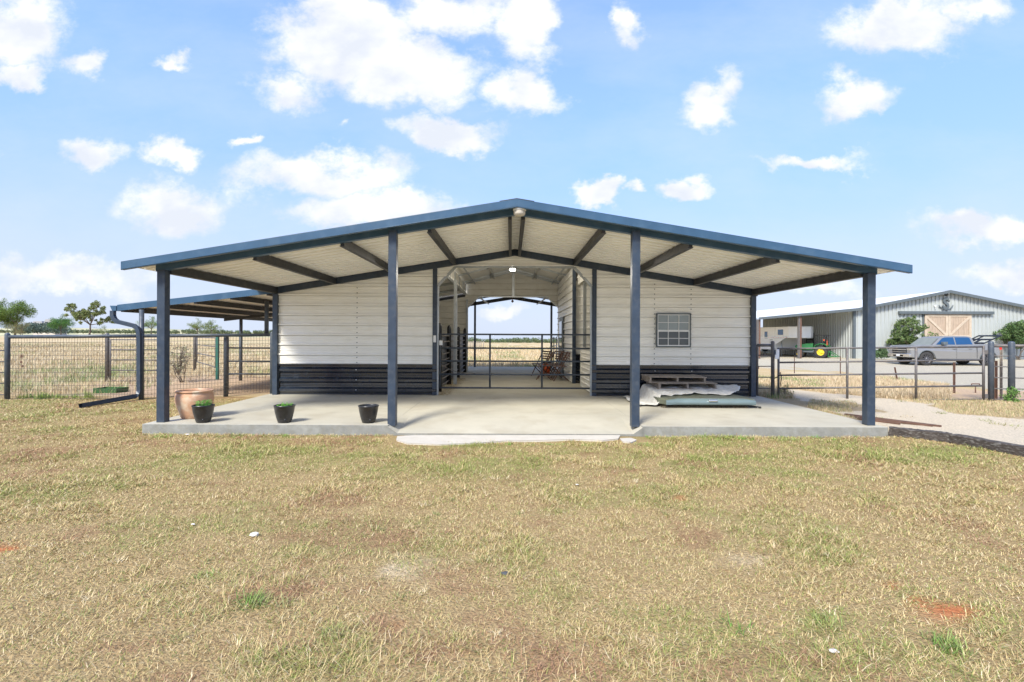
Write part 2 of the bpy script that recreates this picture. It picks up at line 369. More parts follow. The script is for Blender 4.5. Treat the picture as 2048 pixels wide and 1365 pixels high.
def lawn():
    xs = []; ys = []
    for (y0, y1, d) in [(1.6, 2.6, 22000), (2.6, 3.6, 19000), (3.6, 5, 14000), (5, 6.5, 9000), (6.5, 8, 6500), (8, 11.5, 3800)]:
        x1 = 1.12*y1+.4; x0 = -x1
        n = int((y1-y0)*(x1-x0)*d); xs.append(RNG.uniform(x0, x1, n)); ys.append(RNG.uniform(y0, y1, n))
    for (y0, y1, d) in [(1.6, 5, 900), (5, 11.5, 800)]:      # sparser margin beyond the frame
        for sg in (-1, 1):
            n = int((y1-y0)*4.5*d*2); yq = RNG.uniform(y0, y1, n); xs.append(sg*(1.12*yq+.3+4.5*RNG.random(n))); ys.append(yq)
    x = np.concatenate(xs); y = np.concatenate(ys)
    # clumping
    ok = (x < bx(y)-.03) & ~((y > 7.44) & (x > -5.62))
    cl = fbm(x*11, y*11, 2); ok &= RNG.random(len(x)) < .35+1.1*sstep(cl, .3, .7)
    g, b, rd, ba = lawn_green(x, y)
    ok &= RNG.random(len(x)) > np.maximum(rd*.78, np.maximum(ba*.5, b*.4))
    apron = (y > 6.75) & (y < 7.5) & (x > -1.75) & (x < 2.0)
    ok &= ~(apron & (y > 6.98+.05*np.sin(x*9)))
    x, y, g, b = x[ok], y[ok], g[ok], b[ok]; n = len(x)
    r = RNG.random(n); q = RNG.random(n)
    C = np.stack([.53+.21*q, .405+.18*q, .18+.12*q], 1)
    C = np.where((r < .36)[:, None], np.stack([.25+.14*q, .16+.10*q, .075+.045*q], 1), C)
    C = np.where((r > .92)[:, None], np.stack([.74+.1*q, .60+.1*q, .34+.12*q], 1), C)
    C = np.where((RNG.random(n) < .17+g*.62)[:, None], np.stack([.20+.16*q, .25+.14*q, .06+.05*q], 1), C)
    C = np.where((RNG.random(n) < b*.75)[:, None], np.stack([.33+.12*q, .19+.07*q, .11+.04*q], 1), C)
    d = np.sqrt(x*x+y*y)
    ln = (.015+.027*RNG.random(n)**1.5)*(1+.9*sstep(fbm(x*2.2, y*2.2, 3), .45, .7))*(1+.5*g)
    wd = .0015+.00052*d*(.7+.6*RNG.random(n))
    tilt = .7+.8*RNG.random(n)
    blades(x, y, gz(x, y)-.004, ln, wd, tilt, C, 'lawn_grass', 'short dry tan and green lawn grass in front of the barn')
lawn()
def tufts(pts, hgt, rad, nb, cols, name, label, wmul=1.0, tilt0=.1, tilt1=.9):
    X = []; Y = []; L = []; W = []; T = []; C = []
    for (x, y) in pts:
        k = int(nb*(.6+.8*random.random())); a = RNG.random(k)*6.28; rr = rad*np.sqrt(RNG.random(k))*.5
        X.append(x+np.cos(a)*rr); Y.append(y+np.sin(a)*rr); hh = hgt*(.5+.8*random.random())
        L.append(hh*(.5+.6*RNG.random(k))); W.append(np.full(k, (.003+.0008*y)*wmul)); T.append(tilt0+(tilt1-tilt0)*RNG.random(k))
        c = np.array(cols[int(RNG.integers(len(cols)))]); C.append(c[None, :]*(.75+.5*RNG.random((k, 1))))
    X, Y, L, W, T, C = [np.concatenate(v) for v in (X, Y, L, W, T, C)]
    return blades(X, Y, gz(X, Y)-.01, L, W, T, C, name, label)
# lawn tufts of longer coarse grass
pts = []
for i in range(420):
    y = random.uniform(1.9, 5.5); x = random.uniform(-1.1*y, 1.1*y)
    if x < bx(y)-.2 and random.random() < (fbm(np.array([x*1.1+5]), np.array([y*1.1]), 3)[0]-.25)*2: pts.append((x, y))
tufts(pts, .062, .07, 24, [(.60, .48, .26), (.50, .39, .20), (.36, .28, .14), (.70, .58, .36), (.28, .30, .11)], 'coarse_grass', 'longer coarse tan tufts in the near lawn', .9, .5, 1.45)
gp = [tuple(G(*p)[:2]) for p in [(665, 1272), (655, 1278), (675, 1268), (500, 1212), (490, 1205), (515, 1208), (1905, 1300), (1915, 1306), (1890, 1298), (1640, 1240), (1660, 1250), (610, 1300), (410, 1152), (560, 1215), (2010, 1290), (1480, 1260), (100, 1390)]]
tufts(gp, .085, .13, 40, [(.14, .25, .05), (.26, .32, .10), (.34, .33, .14)], 'green_grass', 'bright green grass clumps scattered in the dry lawn', 1.0, .4, 1.3)
# slab-edge green growth
ep = [(x, 7.42-random.random()*.25) for x in np.concatenate([RNG.normal(-3.6, .35, 20), RNG.uniform(-5.5, -1.7, 22), RNG.normal(3.5, .4, 26), RNG.uniform(1.9, 5.6, 24), RNG.uniform(-1.5, 1.8, 6)]) if not -1.75 < x < 2.0]
ep += [(x, 6.85-random.random()*.12) for x in RNG.uniform(-1.6, 1.9, 22)]
tufts(ep, .06, .12, 34, [(.18, .36, .06), (.30, .38, .12), (.40, .34, .18)], 'edge_grass', 'green grass growing along the front edge of the slab', .8, .3, 1.4)
# pasture straw: left, behind barn, right of gate
def field(n, rng, fn, h, w, cols, name, label, keep=None):
    y = rng[2]*np.exp(RNG.random(n)*math.log(rng[3]/rng[2])); x = RNG.uniform(rng[0], rng[1], n)*y
    ok = np.ones(n, bool)
    if keep: ok = keep(x, y)
    x, y = x[ok], y[ok]; n = len(x); q = RNG.random(n)[:, None]; ci = RNG.integers(0, len(cols), n)
    C = np.array(cols)[ci]*(.8+.4*q)
    gn = sstep(fbm(x*.5+9, y*.3+70, 4), .58, .70); gm = RNG.random(n) < gn*.7
    C = np.where(gm[:, None], np.array((.26, .32, .12))*(.8+.4*q), C)
    L = h*(.5+RNG.random(n))*(1+.6*fbm(x*.8, y*.8, 3)); W = (.003+.0006*y)*w
    return blades(x, y, gz(x, y)-.01, L, W, .05+.8*RNG.random(n), C, name, label)
straw = [(.58, .46, .27), (.66, .55, .37), (.45, .34, .20), (.56, .49, .33)]
outp = lambda x, y: ~((x > -5.8) & (x < 6) & (y < 22.6))
field(120000, (-1.6, -.30, 12.3, 90), None, .17, 1.0, straw, 'pasture_grass', 'tall dry straw pasture behind the mesh fence',
      lambda x, y: outp(x, y) & ~((y < 17) & (x > -10.0+.0*x) & (x < -5)) & (RNG.random(len(x)) < .25+.9*sstep(fbm(x*.6, y*.5, 3), .35, .6)))
field(36000, (-.12, .14, 22.8, 120), None, .20, 1.2, straw+[(.70, .52, .28)], 'back_pasture', 'golden dry grass field seen through the barn aisle')
def keepr(x, y):
    px, py = proj(x, y, gz(x, y)); w = (fbm(x*.9, y*.9, 3)-.5)*20
    a = (py+w*.5 < 802) & (py+w*.4 > np.interp(px, [1500, 1640, 1790, 1900], [737, 743, 758, 776])) & (px < 1900+w) & (px > 1500)
    return a & ~(inpoly(px+w, py+w*.3, DRIVE[0])) & (x > 6)
field(60000, (.45, .95, 11.4, 20), None, .10, .9, [(.60, .46, .29), (.66, .53, .35), (.50, .38, .23), (.58, .49, .31)], 'straw_grass', 'orange tan straw grass between the pipe gate and the gravel lot', keepr)
def keeps(x, y):
    px, py = proj(x, y, gz(x, y)); w = (fbm(x*1.3, y*1.3, 4)-.5)*26
    return (x > 5.9) & (py+w < 838) & (py > 800) & ~inpoly(px+w*2, py+w, DRIVE[0]) & ~inpoly(px+w*2, py+w, DRIVE[1])
field(50000, (.60, 1.2, 8.0, 12.5), None, .04, .8, [(.56, .44, .25), (.62, .50, .30), (.34, .36, .15), (.45, .33, .19)], 'verge_grass', 'short dry verge grass along the pipe gate', keeps)
wp = [tuple(G(px, py, .06)[:2]) for px, py in [(1812, 836), (1815, 838), (1990, 851), (2000, 853), (1975, 846), (1965, 842), (2010, 838), (2025, 845), (2035, 856), (2028, 860), (1755, 841), (1764, 842), (1690, 836), (1880, 830), (1700, 806), (1800, 806), (1580, 800), (1572, 798), (1590, 802), (1560, 800), (1925, 832)]]
tufts(wp, .07, .22, 40, [(.28, .30, .12), (.40, .36, .16), (.46, .36, .20)], 'drive_weeds', 'small weed clumps growing in the pale driveway', .8, .5, 1.5)
wp = [tuple(G(px, py)[:2]) for px, py in [(90, 798), (100, 796), (80, 799), (110, 797), (60, 796), (125, 797), (45, 798), (150, 797), (175, 797)]]
tufts(wp, .17, .2, 46, [(.34, .42, .12), (.28, .38, .10)], 'fence_weeds', 'yellow green weeds along the foot of the mesh fence', 1.0, .05, .7)

# ------------------------------------------------------------ slab, apron, timbers
mb = MB()
rl, rr = -1.72, 1.86      # ramp limits
zb = -.04
poly_l = (-5.60, 7.52); 
def slabbox(x0, x1, y0, y1):
    mb.box(x0, x1, y0, y1, zb, SL)
slabbox(-5.60, rl-.14, 7.52, YE); slabbox(rr+.14, 5.74, 7.52, YE); slabbox(rl-.14+.0, rr+.14, 8.55, YE)
# ramp with rounded curb returns
ys = [7.50, 7.7, 8.0, 8.3, 8.55]; zs = [.012, .035, .075, .112, SL]
for i in range(4):
    mb.add([(rl, ys[i], zs[i]), (rr, ys[i], zs[i]), (rr, ys[i+1], zs[i+1]), (rl, ys[i+1], zs[i+1])], [(0, 1, 2, 3)])
    for xa, xb, s in ((rl-.14, rl, 1), (rr+.14, rr, -1)):
        mb.add([(xa, ys[i], SL if i else .11), (xb, ys[i], zs[i]), (xb, ys[i+1], zs[i+1]), (xa, ys[i+1], SL)], [(0, 1, 2, 3)])
mb.add([(rl-.14, 7.50, zb), (rl, 7.50, zb), (rr, 7.50, zb), (rr+.14, 7.50, zb), (rr+.14, 7.50, .11), (rr, 7.50, .012), (rl, 7.50, .012), (rl-.14, 7.50, .11)], [(0, 1, 6, 7), (1, 2, 5, 6), (2, 3, 4, 5)])
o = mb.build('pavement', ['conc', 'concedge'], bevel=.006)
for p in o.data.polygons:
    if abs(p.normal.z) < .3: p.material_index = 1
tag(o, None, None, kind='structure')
mb = MB()   # pale apron lip in front of the ramp, irregular outline
ap = [G(px, py, .02) for px, py in [(795, 873), (830, 871), (1240, 871), (1236, 878), (1205, 881), (1150, 879), (1075, 881), (1010, 882), (960, 886), (880, 889), (815, 887), (793, 880)]]
n = len(ap); mb.add([(p.x, p.y, .022) for p in ap]+[(p.x, p.y, -.03) for p in ap], [tuple(range(n))]+[(i, (i+1) % n, n+(i+1) % n, n+i) for i in range(n)])
tag(mb.build('path', 'pale', bevel=.004), None, None, kind='structure')
mb = MB()
ap = [G(px, py, .02) for px, py in [(1240, 877), (1262, 876), (1273, 880), (1262, 885), (1245, 883)]]
n = len(ap); mb.add([(p.x, p.y, .02) for p in ap]+[(p.x, p.y, -.03) for p in ap], [tuple(range(n))]+[(i, (i+1) % n, n+(i+1) % n, n+i) for i in range(n)])
tag(mb.build('concrete_chip', 'pale', bevel=.004), 'small pale concrete piece in the grass at the right end of the ramp', 'concrete piece')
def timber(a, b, w, h, label):
    mb = MB(); a = Vector(a); b = Vector(b); d = (b-a).normalized(); s = Vector((-d.y, d.x, 0)); n = 26; m = 12
    ring = []
    for i in range(n+1):
        p = a+(b-a)*i/n
        for k in range(m):
            an = 2*math.pi*k/m; c, q = math.cos(an), math.sin(an)
            e = lambda v: math.copysign(abs(v)**.3, v)
            jit = 1+random.uniform(-.05, .05)
            if i > n-4 and q > 0: jit -= .1*random.random()
            ring.append(p+s*e(c)*w/2*jit+Vector((0, 0, h/2+e(q)*h/2*jit))+d*random.uniform(-.01, .01))
    fs = [(i*m+k, i*m+(k+1) % m, (i+1)*m+(k+1) % m, (i+1)*m+k) for i in range(n) for k in range(m)]
    mb.add(ring, fs+[tuple(range(m)), tuple(n*m+k for k in range(m))])
    tag(mb.build('landscape_timber', 'timber', bevel=0), label, 'timber', 'landscape timbers edging the driveway')
timber((5.76+.03, 7.56, -.03), (6.30, 7.06, -.03), .17, .165, 'black grey weathered timber butted against the right slab corner')
timber((6.30, 7.035, -.04), (6.90, 4.6, -.04), .17, .17, 'cracked brown timber running out of frame towards the viewer')

# ------------------------------------------------------------ barn
barn = thing('barn', 'open cream and navy metal barn with wide gabled porch roof and centre aisle', 'barn', (X0, 15, SL))
AP = 3.36+SL; SLOPE = .163; HW = 5.90            # roof underside apex, slope, half-width
zr = lambda x: AP-SLOPE*abs(x-X0)
# roof sheets (ribs run eave to ridge)
YR0 = 7.44
pr = prof(YR0, YE+.1, .2286, .045, .06, .012, 0)
RA_, RS_ = 4.06, .27      # raised aisle roof apex height and slope
zra = lambda x: RA_-RS_*abs(x-X0)
for sgn in (-1, 1):
    for (ya, yb_, b0) in ((YR0, YW+.04, 0), (YW+.04, YR, 1.84), (YR+.03, YE+.1, 0)):
        mb = MB(); ribbed(mb, [(ya, 0)]+[q for q in pr if ya < q[0] < yb_]+[(yb_, 0)], lambda a: b0, lambda a: HW, lambda a, b, o: (X0+sgn*b, a, AP-SLOPE*b+o))
        o = mb.build('roof', ['ceiling'], barn); sd = o.modifiers.new('s', 'SOLIDIFY'); sd.thickness = .003; sd.offset = 1
    mb = MB(); ribbed(mb, prof(YW+.04, YR, .2286, .028, .05, .02, 0), lambda a: 0, lambda a: 1.95, lambda a, b, o: (X0+sgn*b, a, RA_-RS_*b+o))
    o = mb.build('raised_roof', ['inner'], barn); sd = o.modifiers.new('s', 'SOLIDIFY'); sd.thickness = .003; sd.offset = 1
    for y in (12.6, 14.6, 16.6, 18.6, 19.2):
        mb = MB(); mb.prism([(X0, RA_-.005), (X0+sgn*1.85, zra(X0+1.85)-.005), (X0+sgn*1.85, zra(X0+1.85)-.065), (X0, RA_-.065)], y, y+.05); mb.beam((X0+sgn*.9, y+.02, zra(X0+.9)-.07), (X0+sgn*.8, y-.25, zra(X0+.8)-.02), .03, .03); mb.build('raised_rafter', 'galv', barn)
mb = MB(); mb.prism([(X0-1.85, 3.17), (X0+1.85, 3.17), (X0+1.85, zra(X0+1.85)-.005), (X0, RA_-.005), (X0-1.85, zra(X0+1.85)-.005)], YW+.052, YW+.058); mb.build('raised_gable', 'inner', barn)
for k in (0, 1, 3, 4):
    xk = X0-1.5+k*.75
    mb = MB(); mb.box(xk-.02, xk+.02, YW+.06, YR-.05, zra(xk)-.03-.1, zra(xk)-.1); mb.build('raised_purlin', 'galv', barn)
c = .26
mb = MB()
for sgn in (-1, 1): mb.add([(X0, YR+.02, AP+.07), (X0+sgn*c, YR+.02, AP+.07-SLOPE*c), (X0+sgn*c, YE+.1, AP+.07-SLOPE*c), (X0, YE+.1, AP+.07)], [(0, 1, 2, 3)])
mb.build('ridge_cap', 'beam', barn); mb = MB()
for sgn in (-1, 1):
    for ya, yb_ in ((YR0-.02, YW+.03),): mb.add([(X0, ya, AP+.07), (X0+sgn*c, ya, AP+.07-SLOPE*c), (X0+sgn*c, yb_, AP+.07-SLOPE*c), (X0, yb_, AP+.07)], [(0, 1, 2, 3)])
    mb.add([(X0, YR0-.02, AP+.055), (X0+sgn*c, YR0-.02, AP+.055-SLOPE*c), (X0+sgn*c, YR0-.02, AP+.07-SLOPE*c), (X0, YR0-.02, AP+.07)], [(0, 1, 2, 3)])
mb.build('ridge_cap', 'beam', barn)
# rake trim
tl = HW+.03
for sgn in (-1, 1):
    for y, tag_ in ((YR0-.028, 0), (YE+.12, 1)):
        mb = MB(); z1 = lambda t: AP+.052-SLOPE*t; hh = .105
        mb.prism([(X0, z1(0)), (X0+sgn*tl, z1(tl)), (X0+sgn*tl, z1(tl)-hh-.015), (X0, z1(0)-hh)], y, y+.025)
        if not tag_:
            mb.prism([(X0, z1(0)-hh-.002), (X0+sgn*tl, z1(tl)-hh-.002), (X0+sgn*tl, z1(tl)-hh-.012), (X0, z1(0)-hh-.012)], y, y+.07)
            mb.prism([(X0, z1(0)+.006), (X0+sgn*tl, z1(tl)+.006), (X0+sgn*tl, z1(tl)+.001), (X0, z1(0)+.001)], y-.001, y+.09)
        mb.build('rake_trim', 'navy', barn, bevel=.003)
    mb = MB()      # eave trim, thin folded edge
    mb.beam((X0+sgn*(HW+.006), YR0, AP-SLOPE*HW+.012), (X0+sgn*(HW+.006), YE+.1, AP-SLOPE*HW+.012), .008, .03)
    mb.build('eave_trim', 'cream', barn)
# front & rear & wall rafters (follow slope, underside of sheet)
def rafter(y, w, d, x1=5.56, m='beam', drop=.0, gap=0):
    for sgn in (-1, 1):
        mb = MB(); z = lambda t: AP-.004-SLOPE*t-drop
        mb.prism([(X0+sgn*gap, z(gap)), (X0+sgn*x1, z(x1)), (X0+sgn*x1, z(x1)-d), (X0+sgn*gap, z(gap)-d)], y, y+w)
        mb.build('rafter', m, barn, bevel=.003)
rafter(YF-.05, .1, .105, 5.60, 'navy', .0)
rafter(YW-.075, .072, .15, 5.56, 'navysteel')
rafter(YR+.04, .07, .14); rafter(21.9, .08, .15, 5.86, drop=.20)
for y in (13.4, 15.4, 17.4): rafter(y, .06, .08, 5.4, 'galv', gap=1.9)
# purlins
for sgn in (-1, 1):
    for k in (1.37, 2.74, 4.11, 5.46):
        mb = MB(); x = X0+sgn*k; z = zr(x)-.004
        w = .055 if k < 5 else .08
        mb.box(x-w/2, x+w/2, YF+.052, YW-.077, z-.135, z-.008)
        mb.box(x-w/2-.012, x+w/2+.012, YF+.052, YW-.077, z-.15, z-.136)
        mb.build('purlin', 'beam', barn)
        mb = MB(); mb.box(x-w/2, x+w/2, YR+.075, 21.88, z-.14, z-.01); mb.build('purlin', 'beam', barn)
    mb = MB(); x = X0+sgn*.105; mb.box(x-.03, x+.03, YF+.052, YW-.077, AP-.17, AP-.028); mb.build('ridge_purlin', 'beam', barn)
    mb = MB(); x = X0+sgn*.105; mb.box(x-.03, x+.03, YR+.075, 21.88, AP-.17, AP-.028); mb.build('ridge_purlin', 'beam', barn)
# porch posts
for x in (-5.42, -1.83, 1.92, 5.58):
    mb = MB(); w = .062; hi = zr(x)-.128 if abs(x) > 3 else zr(x)-.1
    yy0 = YF-.13 if abs(x) < 3 else YF-.075
    mb.box(x-w, x+w, yy0, yy0+.124, SL if abs(x) > 3 else .1, hi+.03)
    mb.build('post', 'navysteel', barn, bevel=.006)
for px in (949.8, 1102.5):
    mb = MB(); p = P(px, 700, 21.95); mb.box(p.x-.045, p.x+.045, 21.90, 21.99, SL, zr(p.x)-.14); mb.build('post', 'navysteel', barn, bevel=.004)
for x in (-5.4, 5.56):
    mb = MB(); mb.box(x-.05, x+.05, 21.90, 21.99, SL, zr(x)-.14); mb.build('post', 'navysteel', barn, bevel=.004)
# front wall siding
OL, OR = -1.70, 1.86         # opening between jambs
wl, wr = -5.36, 5.52
Z1 = P(876, 571, YW).z; Z2 = P(913, 532, YW).z; XA = P(913, 532, YW).x; XB = P(1146, 532, YW).x
lim = lambda z: (AP-.15-z)/SLOPE
WZ = P(1030, 731, YW).z      # top of wainscot
def ol(z): return OL if z < Z1 else (OL+(XA-OL)*(z-Z1)/(Z2-Z1) if z < Z2 else X0)
def orr(z): return OR if z < Z1 else (OR+(XB-OR)*(z-Z1)/(Z2-Z1) if z < Z2 else X0)
start = WZ-.02
pz = prof(WZ+.004, 3.4, start=start, seam=.007)
pz = [q for q in pz]
def with_breaks(pr, br):
    out = []
    for (a, o), (b, o2) in zip(pr[:-1], pr[1:]):
        out.append((a, o))
        for t in br:
            if a < t < b: out.append((t, o+(o2-o)*(t-a)/(b-a)))
    return out+[pr[-1]]
pz = with_breaks(pz, [Z1, Z2-.0005, Z2+.0005])
for side in (0, 1):
    mb = MB()
    if side == 0: lo = lambda z: max(wl, X0-lim(z)); hi = ol
    else: lo = orr; hi = lambda z: min(wr, X0+lim(z))
    ribbed(mb, pz, lo, hi, lambda a, b, o: (b, YW-o, a))
    xs_ = [P(714, 700, YW).x] if side == 0 else [P(1308.5, 700, YW).x, P(1381.5, 700, YW).x]
    z = WZ+.05
    while z < 2.75:
        for x in xs_:
            if z < zr(x)-.2: mb.box(x-.009, x+.009, YW-.012, YW-.001, z-.009, z+.009, 1)
        z += .2286/2 if int(z*10) % 2 else .2286/2
    o = mb.build('wall', ['cream', 'beam'], barn)
    pw = prof(SL+.005, WZ, .2286, .05, .05, .045, .006, start=WZ-.2286*3+.03)
    mb = MB(); xa, xb = (wl, OL) if side == 0 else (OR, wr)
    ribbed(mb, pw, lambda a: xa+.06*(side == 0), lambda a: xb-.06*(side == 1), lambda a, b, o: (b, YW-.004-o, a))
    mb.box(xa+.001, xb-.001, YW-.05, YW-.006, WZ-.008, WZ+.012)
    for x in xs_:
        for z in (SL+.12, SL+.35, SL+.58): mb.box(x-.008, x+.008, YW-.07, YW-.05, z-.008, z+.008, 1)
    mb.build('wainscot', ['wains', 'white'], barn)
    # corner post and jamb
    xc = wl-.04 if side == 0 else wr+.03
    mb = MB(); mb.box(xc-.055, xc+.055, YW-.08, YW+.05, SL, zr(xc)-.157); mb.build('corner_post', 'navysteel', barn, bevel=.004)
    xj = OL if side == 0 else OR; mb = MB(); sg = -1 if side == 0 else 1
    mb.box(min(xj, xj+sg*.1), max(xj, xj+sg*.1), YW-.045, YW+.06, SL+.001, zr(xj)-.157); mb.build('jamb', 'navysteel', barn, bevel=.004)
    mb = MB(); mb.box(min(xj, xj-sg*.035), max(xj, xj-sg*.035), YW-.02, YW+.05, SL+.001, Z1)
    xe = XA if side == 0 else XB
    mb.beam((xj-sg*.018, YW+.015, Z1), (xe, YW+.015, Z2), .06, .05, up=(0, 1, 0)); mb.build('opening_frame', 'galv' , barn)
    # side walls
    xw = wl-.02 if side == 0 else wr+.02
    mb = MB(); ribbed(mb, prof(WZ, 2.55+SL, start=start), lambda a: YW+.05, lambda a: YR, lambda a, b, o: (xw+sg*o, b, a)); mb.build('wall', 'cream', barn)
    mb = MB(); ribbed(mb, prof(SL, WZ, .2286, .034, .03, .035, .006), lambda a: YW+.05, lambda a: YR, lambda a, b, o: (xw+sg*o, b, a)); mb.build('wainscot', 'wains', barn)
mb = MB(); mb.box(XA-.02, XB+.02, YW-.03, YW+.045, Z2-.045, Z2-.003); mb.build('header', 'galv', barn)
# rear wall with opening, seen from inside
RL, RR = P(936, 700, YR).x, P(1116, 700, YR).x; RZ1 = P(936, 615, YR).z; RZ2 = P(1025, 595, YR).z; RA, RB = P(957.3, 595, YR).x, P(1094.5, 595, YR).x
def rol(z): return RL if z < RZ1 else (RL+(RA-RL)*(z-RZ1)/(RZ2-RZ1) if z < RZ2 else X0)
def ror(z): return RR if z < RZ1 else (RR+(RB-RR)*(z-RZ1)/(RZ2-RZ1) if z < RZ2 else X0)
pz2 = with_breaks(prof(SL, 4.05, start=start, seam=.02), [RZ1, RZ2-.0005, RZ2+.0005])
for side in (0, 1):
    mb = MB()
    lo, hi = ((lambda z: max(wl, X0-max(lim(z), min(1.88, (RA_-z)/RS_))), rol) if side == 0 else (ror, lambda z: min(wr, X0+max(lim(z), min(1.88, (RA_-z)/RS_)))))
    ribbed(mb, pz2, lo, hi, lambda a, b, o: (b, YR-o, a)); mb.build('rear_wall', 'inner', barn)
    mb = MB(); sg = 1 if side == 0 else -1; xj = RL if side == 0 else RR; xe = RA if side == 0 else RB
    mb.box(min(xj, xj-sg*.07), max(xj, xj-sg*.07), YR-.09, YR-.03, SL, RZ1+.3)
    mb.beam((xj, YR-.055, RZ1), (xe, YR-.055, RZ2), .05, .05, up=(0, 1, 0))
    mb.beam((xe, YR-.02, RZ2), (xe+sg*.35, YR+1.0, RZ2-.2), .04, .04)
    mb.build('rear_frame', 'galv', barn)
mb = MB(); mb.box(RA, RB, YR-.08, YR-.03, RZ2-.01, RZ2+.035); mb.box(X0-.05, X0+.05, YR-.06, YR-.03, RZ2+.04, RA_-.07); mb.build('rear_header', 'galv', barn)
# aisle right: office wall, alcove wall, half wall, door
XR = P(1146, 700, 14.5).x; ZT = 2.95+SL
hr = lambda z: 0
mb = MB(); ribbed(mb, prof(WZ+.1, zra(XR)-.06, start=start, seam=.02), lambda a: 14.5, lambda a: YR-.1, lambda a, b, o: (XR-o, b, a))
ribbed(mb, prof(SL, WZ+.1, start=start), lambda a: 14.5, lambda a: YR-.1, lambda a, b, o: (XR-o, b, a)); mb.build('office_wall', 'cream', barn)
mb = MB(); mb.box(XR-.03, XR+.07, 14.40, 14.49, SL, zra(XR)-.06); mb.build('corner_trim', 'navysteel', barn, bevel=.003)
mb = MB(); ribbed(mb, prof(WZ+.15, 3.12, start=start), lambda a: XR+.07, lambda a: wr, lambda a, b, o: (b, 14.5-o, a)); mb.build('alcove_wall', 'cream', barn)
mb = MB(); ribbed(mb, prof(SL, WZ+.15, .2286, .03, .03, .03, .0), lambda a: XR+.07, lambda a: wr, lambda a, b, o: (b, 14.49-o, a)); mb.build('alcove_wainscot', 'wains', barn)
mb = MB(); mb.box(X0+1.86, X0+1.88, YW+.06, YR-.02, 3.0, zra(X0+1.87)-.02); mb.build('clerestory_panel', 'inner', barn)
p = P(1163, 700, 13.3)
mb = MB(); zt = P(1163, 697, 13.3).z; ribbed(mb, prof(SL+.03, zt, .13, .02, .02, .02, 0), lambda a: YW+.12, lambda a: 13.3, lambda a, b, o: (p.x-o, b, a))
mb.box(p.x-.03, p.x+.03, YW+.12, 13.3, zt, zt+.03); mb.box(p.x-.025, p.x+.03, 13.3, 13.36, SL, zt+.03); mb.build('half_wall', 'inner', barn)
mb = MB(); mb.box(P(1170, 600, 13.6).x-.04, P(1170, 600, 13.6).x+.04, 13.6, 13.68, SL, 3.10); mb.build('inner_post', 'galv', barn)
mb = MB(); mb.box(XR-.05, XR-.024, 16.9, 18.2, SL+.02, SL+2.05); o = mb.build('aisle_door', 'darktrim', barn)
mb = MB(); mb.box(XR-.07, XR-.055, 17.1, 18.0, SL+1.0, SL+1.9); mb.build('pane', 'glassd', o)
# aisle left: stall fronts, header truss, posts
XS = -1.74
lp = thing  # noqa
def stall(y0, y1, xs, top):
    mb = MB(); k = 9
    for i in range(k):
        z = SL+.12+(top-SL-.2)*i/(k-1); mb.tube([(xs, y0, z), (xs, y1, z)], .018, 6)
    o = mb.build('stall_rail', 'pipe', barn); return o
for (y0, y1) in ((12.1, 14.0), (14.0, 16.3), (16.3, 18.6)): stall(y0, y1, XS, SL+1.45)
for y in (12.05, 13.95, 16.3, 18.65):
    mb = MB(); zt = SL+1.62; mb.tube([(XS, y, SL), (XS, y, zt-.05), (XS, y, zt), (XS, y, zt+.05)], [.06, .06, .055, .02], 12); mb.build('stall_post', 'black', barn)
mb = MB(); mb.box(XS-.07, XS-.05, 12.1, 18.6, SL+.08, SL+1.35); mb.build('stall_panel', 'black', barn)
mb = MB(); mb.box(XS-.05, XS+.0, YW+.1, YR-.1, 3.08, 3.17)
for y in (12.2, 13.2, 14.2, 15.5, 16.8, 18.1, 19.1):
    mb.box(XS-.045, XS-.005, y, y+.07, 3.17, zra(XS)-.07)
mb.build('aisle_truss', 'galv', barn)
mb = MB(); mb.box(XS-.06, XS-.04, YW+.1, YR-.1, 3.2, zra(XS)-.03); mb.build('aisle_panel', 'inner', barn)
for y in (13.98,):
    mb = MB(); x = P(911, 600, y).x; mb.box(x-.045, x+.045, y-.045, y+.045, SL, 3.08); mb.build('inner_post', 'galv', barn)
# hay litter on floor by stalls
n = 1500; x = RNG.normal(-1.62, .12, n); y = RNG.uniform(11.3, 16, n)
blades(x, y, np.full(n, SL+.006), .04+.05*RNG.random(n), np.full(n, .01), 1.2+.3*RNG.random(n), np.array([(.32, .24, .13)])*(.6+.8*RNG.random((n, 1))), 'hay_litter', 'loose brown hay litter on the aisle floor beside the stall')
# front aisle gate
gt = MB(); yg = YW+.09
gl, gr = P(880, 700, yg).x, P(1186, 700, yg).x
zsr = [P(1030, q, yg).z for q in (669.5, 697, 723, 749.5, 776.5)]
for z in zsr: gt.tube([(gl, yg, z), (gr, yg, z)], .021, 8)
for x in (gl, P(980, 700, yg).x, P(1084, 700, yg).x, gr): gt.tube([(x, yg-.001, zsr[-1]-.02), (x, yg-.001, zsr[0]+.02)], .023, 8)
gate = gt.build('gate', 'bluepipe', barn)
mb = MB(); p = P(879, 686, yg); mb.box(p.x-.0, p.x+.075, yg-.06, yg-.026, p.z-.055, p.z+.055); mb.build('latch', 'white', gate, bevel=.004); mb = MB(); p = P(871, 679, yg); mb.box(p.x-.025, p.x+.035, YW-.075, YW-.046, p.z-.07, p.z+.09); mb.build('latch_box', 'white', barn, bevel=.004)
mb = MB(); pts = [P(880, 727, yg-.05), P(895, 737, yg-.05), P(915, 745, yg-.05), P(935, 748, yg-.04), P(950, 747, yg-.04)]; mb.tube(pts, .007, 6); mb.build('chain', 'pipe', gate)
